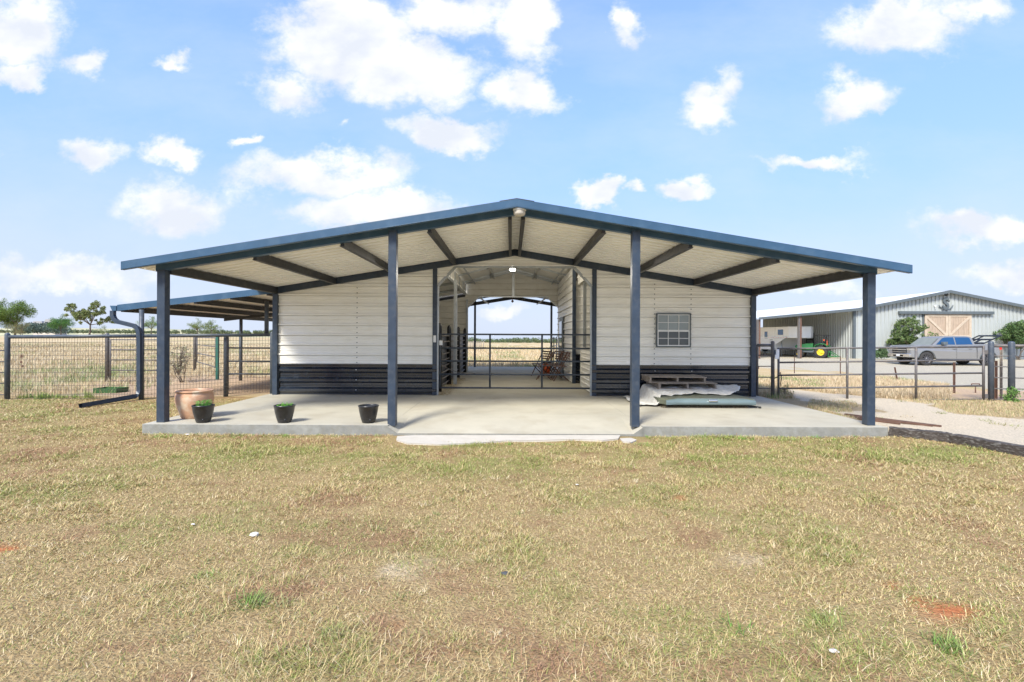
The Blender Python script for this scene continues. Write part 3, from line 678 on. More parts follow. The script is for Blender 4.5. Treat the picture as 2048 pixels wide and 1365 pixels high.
# window
win_o = MB(); wx0, wx1 = P(1311, 660, YW).x, P(1380, 660, YW).x; wz0, wz1 = P(1345, 695, YW).z, P(1345, 627, YW).z; yw = YW-.05
fw = .028
for b in ((wx0, wx1, wz1-fw, wz1), (wx0, wx1, wz0, wz0+fw), (wx0, wx0+fw, wz0+fw, wz1-fw), (wx1-fw, wx1, wz0+fw, wz1-fw)): win_o.box(b[0], b[1], yw-.02, YW, b[2], b[3])
win = win_o.build('window', 'darktrim', barn, bevel=.003)
fr = MB(); ix0, ix1, iz0, iz1 = wx0+fw+.001, wx1-fw-.001, wz0+fw+.001, wz1-fw-.001; zm = (iz0+iz1)/2-.01
def frm(a, b, c, d, t, y0, y1):
    fr.box(a, b, y0, y1, d-t, d); fr.box(a, b, y0, y1, c, c+t); fr.box(a, a+t, y0, y1, c+t, d-t); fr.box(b-t, b, y0, y1, c+t, d-t)
frm(ix0, ix1, zm+.001, iz1, .018, yw-.006, YW-.001); frm(ix0, ix1, iz0, zm, .024, yw-.014, YW-.001)
w = (ix1-ix0)/3
for (c, d, y) in ((zm+.019, iz1-.018, yw-.004), (iz0+.024, zm-.024, yw-.012)):
    for k in (1, 2): fr.box(ix0+w*k-.007, ix0+w*k+.007, y, y+.01, c, d)
    zc = (c+d)/2
    for k in range(3): fr.box(ix0+w*k+(.018 if k == 0 else .0075), ix0+w*(k+1)-(.018 if k == 2 else .0075), y+.001, y+.009, zc-.007, zc+.007)
fr.build('window_frame', 'white', win)
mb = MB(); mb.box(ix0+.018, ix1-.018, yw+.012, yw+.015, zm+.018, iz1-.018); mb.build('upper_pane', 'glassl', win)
mb = MB(); mb.box(ix0+.024, ix1-.024, yw+.004, yw+.007, iz0+.024, zm-.024); mb.build('lower_pane', 'glassd', win)
# ---- left lean-to
LX = P(236, 618, YW).x; zL = P(236, 618, YW).z; zR_ = P(545, 583, YW).z; sl = (zR_-zL)/(-5.5-LX)
zz = lambda x: zL+.045+(x-LX)*sl
mb = MB(); ribbed(mb, prof(YW-.0, YR, .2286, .028, .05, .02, 0), lambda a: LX, lambda a: -5.42, lambda a, b, o: (b, a, zz(b)+o))
side_roof = mb.build('side_roof', 'ceiling', barn); sd = side_roof.modifiers.new('s', 'SOLIDIFY'); sd.thickness = .003; sd.offset = 1
mb = MB(); mb.prism([(LX, zz(LX)+.045), (-5.5, zz(-5.5)+.045), (-5.5, zz(-5.5)-.10), (LX, zz(LX)-.10)], YW-.03, YW-.005); mb.build('rake_trim', 'navy', side_roof, bevel=.003)
for k in range(5):
    x = LX+.08+(5.5+LX-.0)*-1*k/4.2 if False else LX+.1+k*((-5.6-LX-.1)/4)
    mb = MB(); mb.box(x-.03, x+.03, YW, YR, zz(x)-.13, zz(x)-.008); mb.build('purlin', 'beam', side_roof)
for y in (YW+.02, 15.3, YR-.1):
    mb = MB(); mb.prism([(LX+.14, zz(LX+.14)-.135), (-5.6, zz(-5.6)-.135), (-5.6, zz(-5.6)-.22), (LX+.14, zz(LX+.14)-.22)], y+.05, y+.11); 
    if y > YW+1: mb.build('rafter', 'beam', side_roof)
for (px, y) in ((283, YW-.02), (481.8, 16.3), (533, 12.3)):
    x = P(px, 700, y).x; mb = MB(); zb_ = float(gz(x, y)); mb.tube([(x, y, zb_-.05 if px != 533 else P(533, 672, y).z), (x, y, zz(x)-.13)], .05, 12); mb.build('post', 'bluepipe', side_roof)
# gutter and downspout
mb = MB(); gx = LX-.07
mb.prism([(gx-.09, zL+.07), (gx+.06, zL+.07), (gx+.06, zL-.05), (gx-.035, zL-.05)], YW-.04, YR, 'xz'); gut = mb.build('gutter', 'navy', barn, bevel=.004)
def recttube(pts, w, h, m='navysteel', ups=None):
    mb = MB(); pts = [Vector(p) for p in pts]; vs = []; fs = []
    for i, p in enumerate(pts):
        d = (pts[min(i+1, len(pts)-1)]-pts[max(i-1, 0)]).normalized(); s = Vector((0, 1, 0)); s = (s-d*s.dot(d)).normalized(); u = s.cross(d)
        for a, b in ((-1, -1), (-.6, -1.12), (-.2, -1), (.2, -1.12), (.6, -1), (1, -1), (1, 1), (-1, 1)): vs.append(p+s*a*w/2+u*b*h/2)
    n = 8
    for i in range(len(pts)-1):
        for k in range(n): fs.append((i*n+k, i*n+(k+1) % n, (i+1)*n+(k+1) % n, (i+1)*n+k))
    mb.add(vs, fs); return mb
yd = YW-.14
dp = [P(226, 622, yd), P(226, 632, yd), P(229, 639, yd), P(235, 644, yd), P(256, 649, yd), P(268, 652, yd), P(275, 657, yd), P(278, 664, yd), P(279, 676, yd), P(279, 740, yd), P(279, 782, yd)]
dp += [P(277, 788, yd-.02), P(271, 793, yd-.06)]
e = G(161, 812, .05); dp.append(Vector((e.x, e.y, .05)))
dso = recttube(dp, .085, .085).build('downspout', 'navysteel', barn, bevel=.002)

# ------------------------------------------------------------ barn light fixtures
p = P(1039, 424, YF-.2)
t = thing('porch_light', 'round white light fixture under the ridge at the porch front', 'light', (p.x, p.y-.02, p.z))
mb = MB(); mb.lathe([(0, .075), (.085, .075), (.095, .06), (.1, .02), (.098, .005), (.09, .0)], (p.x, p.y, p.z+.01), 24); mb.box(p.x-.05, p.x+.05, p.y-.03, YF-.05, p.z+.085, p.z+.125); mb.build('housing', 'white', t)
mb = MB(); mb.lathe([(.088, .008), (.09, -.03), (.075, -.055), (.03, -.068), (0, -.07)], (p.x, p.y, p.z), 24); mb.build('lens', 'pale', t)
mb = MB(); p = P(1025, 538, 13.2); mb.tube([(p.x, p.y, p.z-.02), (p.x, p.y, RA_-.03)], .02, 8, 0); 
t = thing('aisle_light', 'small bright white twin lamp under the aisle roof', 'light', (p.x, p.y, p.z)); mb.build('stem', 'galv', t)
mb = MB(); mb.lathe([(0, -.06), (.03, -.05), (.038, -.02), (.02, .01), (0, .015)], (p.x-.045, p.y, p.z), 12); mb.lathe([(0, -.06), (.03, -.05), (.038, -.02), (.02, .01), (0, .015)], (p.x+.045, p.y, p.z), 12); mb.build('bulb', 'bulb', t)
mb = MB(); p = P(1025, 603, YR+.4); mb.lathe([(0, -.06), (.05, -.02), (.05, .02), (.01, .06), (.01, .25)], (p.x, p.y, p.z), 12); tag(mb.build('hanging_lamp', 'rust'), 'tiny reddish lamp hanging over the rear aisle opening', 'light')

# ------------------------------------------------------------ pots
def pot(profile, name, m, label, cat, loc, group=None, n=40):
    t = thing(name, label, cat, loc, 0, group); mb = MB(); k_ = .88 if m == 'terra' else .95; mb.lathe([(a*k_, b*k_) for a, b in profile], loc, n); mb.build('body', m, t); return t
g = G(389.5, 841, SL); loc = (g.x, 8.10, SL); loc = (P(389.5, 800, 8.15).x, 8.15, SL)
pot([(0, .001), (.205, .001), (.215, .01), (.245, .09), (.29, .22), (.315, .34), (.312, .42), (.292, .465), (.285, .475), (.31, .485), (.318, .5), (.312, .515), (.285, .518), (.268, .505), (.268, .47), (.285, .40), (.28, .2), (.2, .03), (0, .03)],
    'terracotta_pot', 'terra', 'large terracotta urn pot, pale streaked, behind the left black pot', 'pot', loc)
bp = [(0, .001), (.095, .001), (.102, .008), (.125, .08), (.148, .18), (.160, .262), (.165, .266), (.165, .285), (.158, .287), (.154, .275), (.147, .2), (.12, .06), (0, .05)]
for i, (px, y, lab, plant) in enumerate([(406.5, 7.70, 'black plastic pot with most leafy plants, in front of the terracotta urn', 26), (569, 7.72, 'middle black plastic pot with a few low green leaves', 18), (737, 7.74, 'empty black plastic pot nearest the inner left post', 0)]):
    x = P(px, 840, y).x; t = pot(bp, 'black_pot', 'blackpl', lab, 'pot', (x, y, SL), 'black plastic pots on the slab edge')
    mb = MB(); mb.lathe([(.0, .205), (.138, .205)], (x, y, SL), 24); mb.build('soil', 'soil' if plant else 'blackpl', t)
    mb = MB(); mb.lathe([(0.0, 0), (.018, 0), (.018, .01), (0, .012)], (x+.052, y-.106, SL+.05), 10, axis='y'); mb.build('drain_plug', 'black', t)
    if plant:
        mb = MB()
        for k in range(plant*4):
            a = random.uniform(0, 6.28); r = .12*math.sqrt(random.random()); bx_, by_ = x+math.cos(a)*r, y+math.sin(a)*r; hz = SL+.22+random.uniform(.01, .115 if i == 0 else .075)
            mb.tube([(bx_*.7+x*.3, by_*.7+y*.3, SL+.21), (bx_, by_, hz)], .0018, 3)
            for q in range(3):
                b2 = a+random.uniform(-1.5, 1.5)+q*2; l = random.uniform(.02, .034); d = Vector((math.cos(b2), math.sin(b2), random.uniform(-.1, .6))).normalized(); s = d.cross(Vector((0, 0, 1))).normalized()*l*.35; o = Vector((bx_, by_, hz))
                mb.add([o, o+d*l*.5+s, o+d*l, o+d*l*.5-s], [(0, 1, 2, 3)])
        mb.build('plant', 'leafy', t)

# ------------------------------------------------------------ cover, tarp, pallets
yb = 9.45
c0 = [P(1318, 800, yb+.25), P(1334, 812, yb-.02), P(1515, 811, yb-.02), P(1519, 804, yb+.15)]
xl, xr_ = P(1332, 810, yb).x, P(1519, 810, yb).x
t = thing('truck_bed_cover', 'olive truck bed cover with pale blue edge lying flat on the slab', 'truck bed cover', ((xl+xr_)/2, 10.2, SL))
zc = SL+.06
mb = MB(); outl = [(xl, yb, ), (xr_-.06, yb), (xr_+.0, yb+.12), (xr_-.10, 11.0), (xl-.02, 11.0), (xl-.10, yb+.2)]
def slabring(outl, zs):
    vs = []; n = len(outl); cx = sum(p[0] for p in outl)/n; cy = sum(p[1] for p in outl)/n
    for z, k in zs:
        vs += [(cx+(p[0]-cx)*k, cy+(p[1]-cy)*k, z) for p in outl]
    fs = [tuple(reversed(range(n)))]+[(i*n+j, i*n+(j+1) % n, (i+1)*n+(j+1) % n, (i+1)*n+j) for i in range(len(zs)-1) for j in range(n)]+[tuple((len(zs)-1)*n+j for j in range(n))]
    return vs, fs
mb.add(*slabring(outl, [(zc, .97), (zc+.005, 1.0), (zc+.085, .985), (zc+.115, .95), (zc+.125, .85), (zc+.13, .5)])); mb.build('panel', 'olive', t, bevel=.008)
mb = MB(); n_ = 24; vs = []
for i in range(n_+1):
    u = i/n_; x = xl+.0+(xr_-.07-xl)*u; w = math.sin(math.pi*min(1, u*6)/2) if u < 1/6 else (math.sin(math.pi*min(1, (1-u)*6)/2) if u > 5/6 else 1)
    vs += [(x, yb-.012, zc+.004), (x, yb-.035*w-.012, zc+.03), (x, yb-.03*w-.012, zc+.07), (x, yb-.015*w-.006, zc+.085+.025*w), (x, yb+.05, zc+.092+.03*w)]
mb.add(vs, [(i*5+k, (i+1)*5+k, (i+1)*5+k+1, i*5+k+1) for i in range(n_) for k in range(4)], 0, True); mb.build('front_lip', 'lipblue', t)
mb = MB(); p = P(1426, 799, yb-.05); mb.box(p.x-.085, p.x+.085, yb-.075, yb-.03, zc+.075, zc+.115); mb.build('handle', 'chrome', t, bevel=.015)
mb = MB(); mb.beam((xr_-.32, yb+.25, zc-.01), (xr_-.03, yb+.02, SL+.025), .03, .025); mb.beam((xr_-.25, yb+.28, zc-.015), (xr_+.02, yb+.08, SL+.02), .02, .02); mb.tube([(xr_-.0, yb+.03, SL+.02), (xr_+.03, yb+.0, SL+.02)], .02, 8); mb.build('strut', 'black', t)
mb = MB(); mb.box(xl+.15, xl+1.5, 9.9, 10.0, SL, zc); mb.box(xl+.15, xl+1.5, 10.6, 10.7, SL, zc); mb.build('batten', 'wood', t)
n = 5000; x = RNG.uniform(xl-.05, xr_-.2, n); y = RNG.uniform(yb+.02, yb+.3, n)
blades(x, y, np.full(n, SL+.003), .02+.04*RNG.random(n), np.full(n, .007), .3+1.1*RNG.random(n), np.array([(.28, .24, .17)])*(.5+.8*RNG.random((n, 1))), 'leaf_litter', 'dry leaf litter gathered beneath the truck bed cover')
# tarp draped over left/back of cover
def tarp():
    nx, ny = 70, 46; x0, x1 = P(1262, 800, 10.2).x, P(1478, 790, 10.9).x; V = []; 
    for j in range(ny+1):
        for i in range(nx+1):
            u = i/nx; v = j/ny
            y = 9.48+(11.06-9.48)*v
            front_limit = 9.54+.42*min(1, max(0, (u-.2)/.16))+.10*math.sin(u*11)+.05*math.sin(u*31)
            y = max(0, 1-v)*front_limit+v*11.08
            x = x0+(x1-x0)*u*(.72+.28*min(1, v*1.2+.1))+.03*math.sin(v*9+u*4)
            over = min(1, max(0, (x-(xl-.14))/.14)); over = over*over*(3-2*over)
            nz = fbm(np.array([x*6.0]), np.array([y*5.0]), 3)[0]; n2 = vnoise(np.array([x*14+y*9]), np.array([y*3-x*2]))[0]
            z = SL+.02+over*(zc+.125-SL-.02)+.085*over*max(0, (y-9.9)/1.1)+.05*(nz-.2)+.025*n2
            if y < 9.6 and over > .3: z -= (9.6-y)*.5
            V.append((x, y, z))
    w = nx+1; return V, [(j*w+i, j*w+i+1, (j+1)*w+i+1, (j+1)*w+i) for j in range(ny) for i in range(nx)]
mb = MB(); mb.add(*tarp(), 0, True); o = mb.build('tarp', 'tarp'); sd = o.modifiers.new('s', 'SOLIDIFY'); sd.thickness = .004
tag(o, 'crumpled pale grey tarp draped over the truck bed cover', 'tarp')
def pallet(cx, cy, cz, w, d, label, rz=0):
    t = thing('pallet', label, 'pallet', (cx, cy, cz), rz, 'wooden pallets stacked by the wall')
    mb = MB(); zt = .125
    for k in range(7): mb.box(-w/2, w/2, -d/2+k*(d-.09)/6, -d/2+k*(d-.09)/6+.09, zt-.018, zt+random.uniform(0, .003))
    mb.build('deck', 'wood', t, .003, True)
    for x in (-w/2+.02, -.02, w/2-.06):
        mb = MB(); mb.box(x, x+.04, -d/2+.003, d/2-.003, .019, zt-.019); mb.build('runner', 'wood', t, .003, True)
    mb = MB()
    for k in range(3): mb.box(-w/2+.002, w/2-.002, -d/2+k*(d-.09)/2, -d/2+k*(d-.09)/2+.09, 0, .018)
    mb.build('base_board', 'wood', t, .003, True)
zp = zc+.155
zp = .385
pallet(P(1374, 770, 10.5).x, 10.92, zp, 1.30, .8, 'lower dark wooden pallet half covered by the tarp', R(4))
pallet(P(1357, 760, 10.5).x, 10.88, zp+.132, 1.22, .75, 'upper grey wooden pallet on top of the other pallet', R(-2))

# ------------------------------------------------------------ aisle things
def chair(loc, rz, label):
    t = thing('slatted_chair', label, 'chair', loc, rz, 'brown slatted chairs crowded along the aisle wall')
    mb = MB()
    for k in range(6): mb.box(-.22, .22, -.2+k*.07, -.2+k*.07+.05, .43, .45)
    mb.build('seat', 'brownseat', t, 0, True)
    mb = MB()
    for k in range(4): mb.box(-.21, .21, .235+k*.012, .25+k*.012, .58+k*.08, .63+k*.08)
    mb.build('backrest', 'brownseat', t, 0, True)
    for sx in (-1, 1):
        mb = MB(); mb.beam((sx*.23, .28, .88), (sx*.23, -.22, 0), .025, .025); mb.build('leg', 'rust', t, 0, True)
        mb = MB(); mb.beam((sx*.2, .26, 0), (sx*.2, -.2, .44), .025, .025); mb.build('leg', 'rust', t, 0, True)
    return t
cx = P(1128, 760, 15.6).x
chair((1.52, 15.3, SL), R(-90), 'brown slatted folding chair nearest the corner trim in the aisle')
chair((1.48, 16.0, SL), R(-75), 'brown slatted folding chair in the middle of the aisle row')
chair((1.42, 16.8, SL), R(-60), 'brown slatted folding chair farthest back beside the red bin')
chair((1.05, 15.7, SL), R(-100), 'brown slatted folding chair standing out into the aisle')
chair((1.0, 16.9, SL), R(-60), 'brown slatted folding chair closest to the aisle centre')
p = P(1092, 740, 17.6); t = thing('red_bin', 'small red bin with dark lid behind the chairs', 'bin', (p.x, 17.6, SL))
mb = MB(); mb.lathe([(0, .001), (.13, .001), (.17, .42), (.16, .42)], (p.x, 17.6, SL), 20); mb.build('body', 'orange', t)
mb = MB(); mb.lathe([(.178, .41), (.18, .45), (.1, .49), (0, .5)], (p.x, 17.6, SL), 20); mb.build('lid', 'black', t)
t = thing('gate_panel', 'open pale pipe panel standing at the rear of the aisle', 'gate panel', (P(1108, 720, 19).x, 19, SL))
mb = MB(); a = P(1102, 673, 18.3); b = P(1113, 673, 19.9); zt = 1.5
for k in range(5):
    z = SL+.1+k*.3; mb.tube([(a.x, a.y, z), (b.x, b.y, z)], .022, 8)
mb.build('rail', 'galv', t)
for q in (a, (a+b)/2, b):
    mb = MB(); mb.tube([(q.x, q.y, SL), (q.x, q.y, SL+1.36)], .024, 8); mb.build('upright', 'galv', t)

# ------------------------------------------------------------ left mesh fence
fence = thing('mesh_fence', 'long dark welded wire mesh fence with pipe posts left of the barn', 'fence', (-9, 11.3, 0))
fa = P(15, 674, 11.25); fb = P(283, 672, 11.30); fc = P(548, 670, 12.25)
def wires(a, b, zb_a, zb_b, zt_a, zt_b, parent, sp=.0625, hs=.092):
    mb = MB(); L = (Vector((b.x, b.y, 0))-Vector((a.x, a.y, 0))).length; n = int(L/sp)
    for i in range(1, n):
        t = i/n; x = a.x+(b.x-a.x)*t; y = a.y+(b.y-a.y)*t; mb.tube([(x, y, zb_a+(zb_b-zb_a)*t), (x, y, zt_a+(zt_b-zt_a)*t)], .0034, 4, cap=False)
    m = int((zt_a-zb_a)/hs)
    for k in range(m+1):
        f = k/m; mb.tube([(a.x, a.y-.005, zb_a+(zt_a-zb_a)*f), (b.x, b.y-.005, zb_b+(zt_b-zb_b)*f)], .0034, 4, cap=False)
    mb.build('wire_mesh', 'wire', parent)
za, zb2, zc2 = fa.z, fb.z, fc.z
wires(fa, fb, .03, .03, za-.04, zb2-.04, fence); wires(fb, fc, .03, .10, zb2-.04, zc2-.04, fence)
for a, b in ((fa, fb), (fb, fc)):
    mb = MB(); mb.tube([a, b], .036, 12); mb.build('top_rail', 'bluepipe', fence)
for q, top in ((fa, .07), (fb, .03), (P(545, 670, 11.55), .06), (P(452, 674, 12.0), .0)):
    mb = MB(); mb.tube([(q.x, q.y, -.05), (q.x, q.y, q.z+top-.02), (q.x, q.y, q.z+top), (q.x, q.y, q.z+top+.02)], [.052, .052, .045, .015], 14); mb.build('post', 'bluepipe', fence)
mb = MB(); d = P(-40, 674, 11.25)
for k, py in enumerate((701.6, 724, 745.6, 767, 790)):
    p = P(15, py, 11.25); q = P(-160, py, 11.25); mb.tube([p, q], .013, 6)
mb.build('rod_rail', 'pipe', fence)
p = P(45, 713, 11.24)
mb = MB()
for dz, dx in ((0, 0), (-.13, -.01), (-.22, .02)):
    for k in range(10):
        a = k*.628+dz*9; o = Vector((p.x+dx, p.y-.02, p.z+dz)); mb.tube([o, o+Vector((math.cos(a), 0, math.sin(a)))*.055*(1 if dz == 0 else .5)], .006, 4)
tag(mb.build('dry_weed', 'rust'), 'small dead brown weed caught in the mesh fence', 'weed')
def pipe_gate(a, b, zs, posts, name, label, cat, m='pipe', r=.02, group=None, uprights=()):
    t = thing(name, label, cat, ((a.x+b.x)/2, (a.y+b.y)/2, 0), 0, group); mb = MB()
    for z in zs: mb.tube([(a.x, a.y, z), (b.x, b.y, z)], r, 8)
    mb.build('rail', m, t)
    for u in (0, 1)+tuple(uprights):
        mb = MB(); x = a.x+(b.x-a.x)*u; y = a.y+(b.y-a.y)*u; mb.tube([(x, y-.001, min(zs)-.02), (x, y-.001, max(zs)+.02)], r*1.15, 8); mb.build('upright', m, t)
    for (q, top, rr_) in posts:
        mb = MB(); g_ = float(gz(q.x, q.y)); mb.tube([(q.x, q.y, g_-.05), (q.x, q.y, top-.03), (q.x, q.y, top), (q.x, q.y, top+.02)], [rr_, rr_, rr_*.85, rr_*.3], 14); mb.build('post', m, t)
    return t
yy = 15.7; pipe_gate(P(221, 700, yy), P(330, 700, yy), [P(250, q, yy).z for q in (680, 700, 720.5, 741, 762)], [(P(214.5, 700, yy), P(214.5, 668, yy).z, .06)], 'paddock_gate', 'grey pipe gate in the pasture behind the downspout', 'gate')
a = P(394, 700, 20.3); b = P(432, 700, 16.8); pipe_gate(a, b, [.4, .75, 1.1, 1.4], [(P(390, 700, 20.4), 1.52, .06)], 'paddock_gate', 'open grey pipe gate angled back behind the wide mesh fence', 'gate')
mb = MB(); q = P(435, 700, 16.6); mb.box(q.x-.04, q.x+.04, q.y-.04, q.y+.04, -.05, 1.5); tag(mb.build('green_post', 'greenpipe'), 'green square post beside the open pasture gate', 'post')
yy = 12.6; pipe_gate(P(453, 700, yy), P(546, 700, yy), [P(500, q, yy).z for q in (696.5, 723, 748.5)], [(P(454, 700, yy), P(454, 674, yy).z, .045)], 'pen_panel', 'dark three rail pipe panel under the lean-to roof', 'gate panel', 'bluepipe', .022)
mb = MB()
g1 = G(222, 785)
mb.box(g1.x-.3, g1.x+.3, g1.y-.2, g1.y+.2, 0, .02)
mb.box(g1.x-.3, g1.x+.3, g1.y+.18, g1.y+.2, .02, .12); mb.box(g1.x-.3, g1.x-.28, g1.y-.2, g1.y+.18, .02, .12); mb.box(g1.x+.28, g1.x+.3, g1.y-.2, g1.y+.18, .02, .12); mb.box(g1.x-.28, g1.x+.28, g1.y-.2, g1.y-.18, .02, .12)
tag(mb.build('feed_tray', mat('tray_green', (.04, .12, .03), .6)), 'low green tray on the red dirt behind the mesh fence', 'tray')

# ------------------------------------------------------------ right pipe gate & fence
yy = 11.55
a = P(1557, 752, yy); b = P(1967, 745, 11.2)
g0 = thing('pipe_gate', 'wide grey five rail pipe gate between the barn and the right fence', 'gate', ((a.x+b.x)/2, 11.4, 0))
for (l, r_) in ((698, 694), (725.5, 720.5), (751, 746.5), (777.5, 772), (804, 799)):
    mb = MB(); mb.tube([P(1557, l, yy), P(1967, r_, 11.2)], .021, 10); mb.build('rail', 'pipe', g0)
for px, t_, b_ in ((1557, 696, 806), (1694.5, 697, 803), (1832, 695, 801), (1967, 692, 800)):
    yq = yy+(11.2-yy)*(px-1557)/410; mb = MB(); mb.tube([P(px, b_, yq-.002), P(px, t_, yq-.002)], .026, 10); mb.build('upright', 'pipe', g0)
mb = MB(); p = P(1555, 708, yy-.04); mb.box(p.x-.04, p.x+.03, p.y-.02, p.y+.01, p.z-.12, p.z+.1); p = P(1553, 714, yy-.05); mb.box(p.x-.04, p.x+.04, p.y-.02, p.y+.001, p.z-.05, p.z+.05); mb.build('latch', 'white', g0, bevel=.004)
mb = MB(); pts = [P(1549, 757, yy-.05), P(1556, 754, yy-.06), P(1561, 745, yy-.06), P(1563, 757, yy-.06), P(1561, 768, yy-.06), P(1562, 773, yy-.06)]
mb.tube(pts, .011, 6); mb.build('chain', 'black', g0)
mb = MB()
for q1, q2 in ((P(1968, 705, 11.2), P(1982, 704, 11.15)), (P(1968, 793, 11.2), P(1982, 792, 11.15))): mb.beam(q1, q2, .03, .09)
mb.build('hinge', 'pipe', g0)
rf = thing('pipe_fence', 'grey pipe fence with capped posts at the right edge', 'fence', (11.2, 11.1, 0))
def capped(px, pyt, pyb, y, r_, parent, m='pipe'):
    t_ = P(px, pyt, y); b_ = P(px, pyb, y); mb = MB()
    mb.tube([(b_.x, y, min(b_.z, 0)-.05), (t_.x, y, t_.z-.04), (t_.x, y, t_.z-.015), (t_.x, y, t_.z)], [r_, r_, r_*.85, r_*.25], 16); mb.build('post', m, parent)
capped(1982, 683, 812, 11.15, .055, rf, 'bluepipe'); capped(2023, 683, 815, 11.05, .062, rf, 'bluepipe'); capped(2180, 684, 818, 10.9, .062, rf, 'bluepipe')
mb = MB(); mb.tube([P(1984, 692, 11.15), P(2180, 693, 10.9)], .036, 12); mb.build('top_rail', 'pipe', rf)
for py in (712, 733.5, 755.5, 777.5, 799):
    mb = MB(); mb.tube([P(1984, py, 11.15), P(2023, py+.8, 11.05), P(2180, py+4, 10.9)], .013, 8); mb.build('rod_rail', 'pipe', rf)
sf = thing('short_fence', 'short pipe fence piece between the barn corner and the wide gate', 'fence', (5.9, 11.4, 0))
capped(1545.5, 682, 802, 11.6, .04, sf); capped(1514, 690, 796, 11.6, .03, sf)
mb = MB(); mb.tube([P(1514, 691, 11.6), P(1545, 691, 11.6)], .034, 12); mb.build('top_rail', 'pipe', sf)
for py in (711, 733, 755, 777):
    mb = MB(); mb.tube([P(1514, py, 11.6), P(1545, py, 11.6)], .012, 8); mb.build('rod_rail', 'pipe', sf)
# t-posts
tp = [(1589, 714, 745, 'thin rusty post between the tractor and the gate'), (1681, 713, 752, 'thin rusty post in front of the shop corner'), (1909, 725, 795, 'tall rusty post in front of the truck doors'), (1518, 716, 736, 'leaning rusty post at the edge of the gravel by the barn corner'),
      (1796, 735, 765, 'short leaning rusty stake right of the outer porch post'), (1993, 722, 808, 'dark post just behind the right fence'), (2003, 700, 808, 'knotty wooden stake behind the right fence'), (1988, 755, 808, 'thin rusty rod at the foot of the right fence')]
for px, t_, b_, lab in tp:
    g_ = G(px, b_, -.03); tl_ = P(px+(-6 if 'leaning' in lab else 0), t_, g_.y); mb = MB(); w = .03 if 'thin' in lab else .045
    mb.beam((g_.x, g_.y, g_.z-.05), tl_, w, .012); mb.beam((g_.x, g_.y+w*.5, g_.z-.05), tl_+Vector((0, w*.5, 0)), .01, w*.8)
    n_ = 8
    for k in range(n_):
        q = g_.lerp(tl_, (k+.5)/n_); mb.box(q.x-.008, q.x+.008, q.y-.022, q.y-.0065, q.z-.008, q.z+.008)
    tag(mb.build('fence_stake', 'rust' if 'wooden' not in lab else 'wood'), lab, 'stake', 'stakes along the gravel lot')
# steel rods by slab corner
for i, (p0, p1, lab) in enumerate([((1690, 829), (1882, 853), 'longest rusty rod lying on the driveway behind the slab corner'), ((1700, 833), (1865, 852), 'middle rusty rod lying behind the slab corner'), ((1715, 838), (1800, 848), 'shortest rusty rod lying closest to the slab')]):
    q0 = G(*p0, .10); q1 = G(*p1, .10); mb = MB(); mb.beam(q0, q1, .05, .03); tag(mb.build('steel_rod', 'rust'), lab, 'rod', 'rods lying by the slab corner')
# tool on ground
q0 = G(1925, 794, .03); q1 = G(1955, 790, .03); q2 = G(1963, 797, .03)
mb = MB(); mb.tube([q0, q1, q2], .02, 6); tag(mb.build('bent_branch', 'cedar'), 'pale bent stick lying on the red dirt behind the gate', 'stick')
p = G(1951, 792, .0); mb = MB(); tp_ = P(1951, 772, p.y); mb.tube([p, tp_], .014, 6); w = .12
mb.tube([tp_+Vector((-w, 0, -.02)), tp_+Vector((-w*.8, 0, .05)), tp_+Vector((w*.8, 0, .05)), tp_+Vector((w*1.1, 0, -.02))], .016, 6); tag(mb.build('hook_handle', 'rust'), 'small rusty hook handle standing by the gate hinge', 'handle')  # hook-shaped handle on a thin stake
# lawn litter
def rock(px, py, r, m, label, flat=.5):
    g_ = G(px, py); mb = MB(); n = 10
    pr_ = [(0, -.3), (.7, -.2), (1, .15), (.8, .6), (.35, .9), (0, .95)]
    vs = []
    for (rr_, h) in pr_:
        for k in range(n): a = 6.283*k/n; j = random.uniform(.75, 1.2); vs.append((g_.x+rr_*r*1.4*j*math.cos(a), g_.y+rr_*r*j*math.sin(a), g_.z+.012+h*r*flat))
    mb.add(vs, [(i*n+k, i*n+(k+1) % n, (i+1)*n+(k+1) % n, (i+1)*n+k) for i in range(len(pr_)-1) for k in range(n)])
    tag(mb.build('stone', m), label, 'stone', 'small stones in the lawn')
rock(509, 1074, .026, 'stone', 'largest white stone in the left half of the lawn', .9); rock(1009, 1151, .02, 'dstone', 'flat dark shiny scrap in the lawn below the ramp')
rock(1668, 1308, .017, 'stone', 'white stone near the lower right of the lawn'); rock(386, 1052, .012, 'stone', 'small pale stone up and left of the largest white stone'); rock(375, 871, .02, 'stone', 'pale stone at the foot of the slab below the urn')
rock(1154, 972, .012, 'stone', 'tiny white stone in the greener lawn right of the ramp centre')

# ------------------------------------------------------------ trees
def leafcloud(centers, radii, n, size, cols, flat=.75):
    cs = np.array(centers); rs = np.array(radii); pr_ = rs**2/np.sum(rs**2); idx = RNG.choice(len(cs), n, p=pr_)
    d = RNG.normal(size=(n, 3)); d /= np.linalg.norm(d, axis=1)[:, None]; r = RNG.random(n)**.45
    c = cs[idx]+d*(rs[idx]*r)[:, None]*np.array([1, 1, flat])
    a = RNG.normal(size=(n, 3)); a /= np.linalg.norm(a, axis=1)[:, None]; b = np.cross(a, RNG.normal(size=(n, 3))); b /= np.linalg.norm(b, axis=1)[:, None]
    s = size*(.6+.8*RNG.random(n))[:, None]
    V = np.stack([c-a*s, c-b*s*.5, c+a*s, c+b*s*.5], 1).reshape(-1, 3)
    col_ = np.array(cols)[RNG.integers(0, len(cols), n)]*(.7+.6*RNG.random((n, 1)))
    tone = (.85+.3*RNG.random(len(cs)))[idx][:, None]; col_ = col_*tone
    return V, np.arange(4*n).reshape(n, 4), np.repeat(col_[:, None, :], 4, 1).reshape(-1, 3)
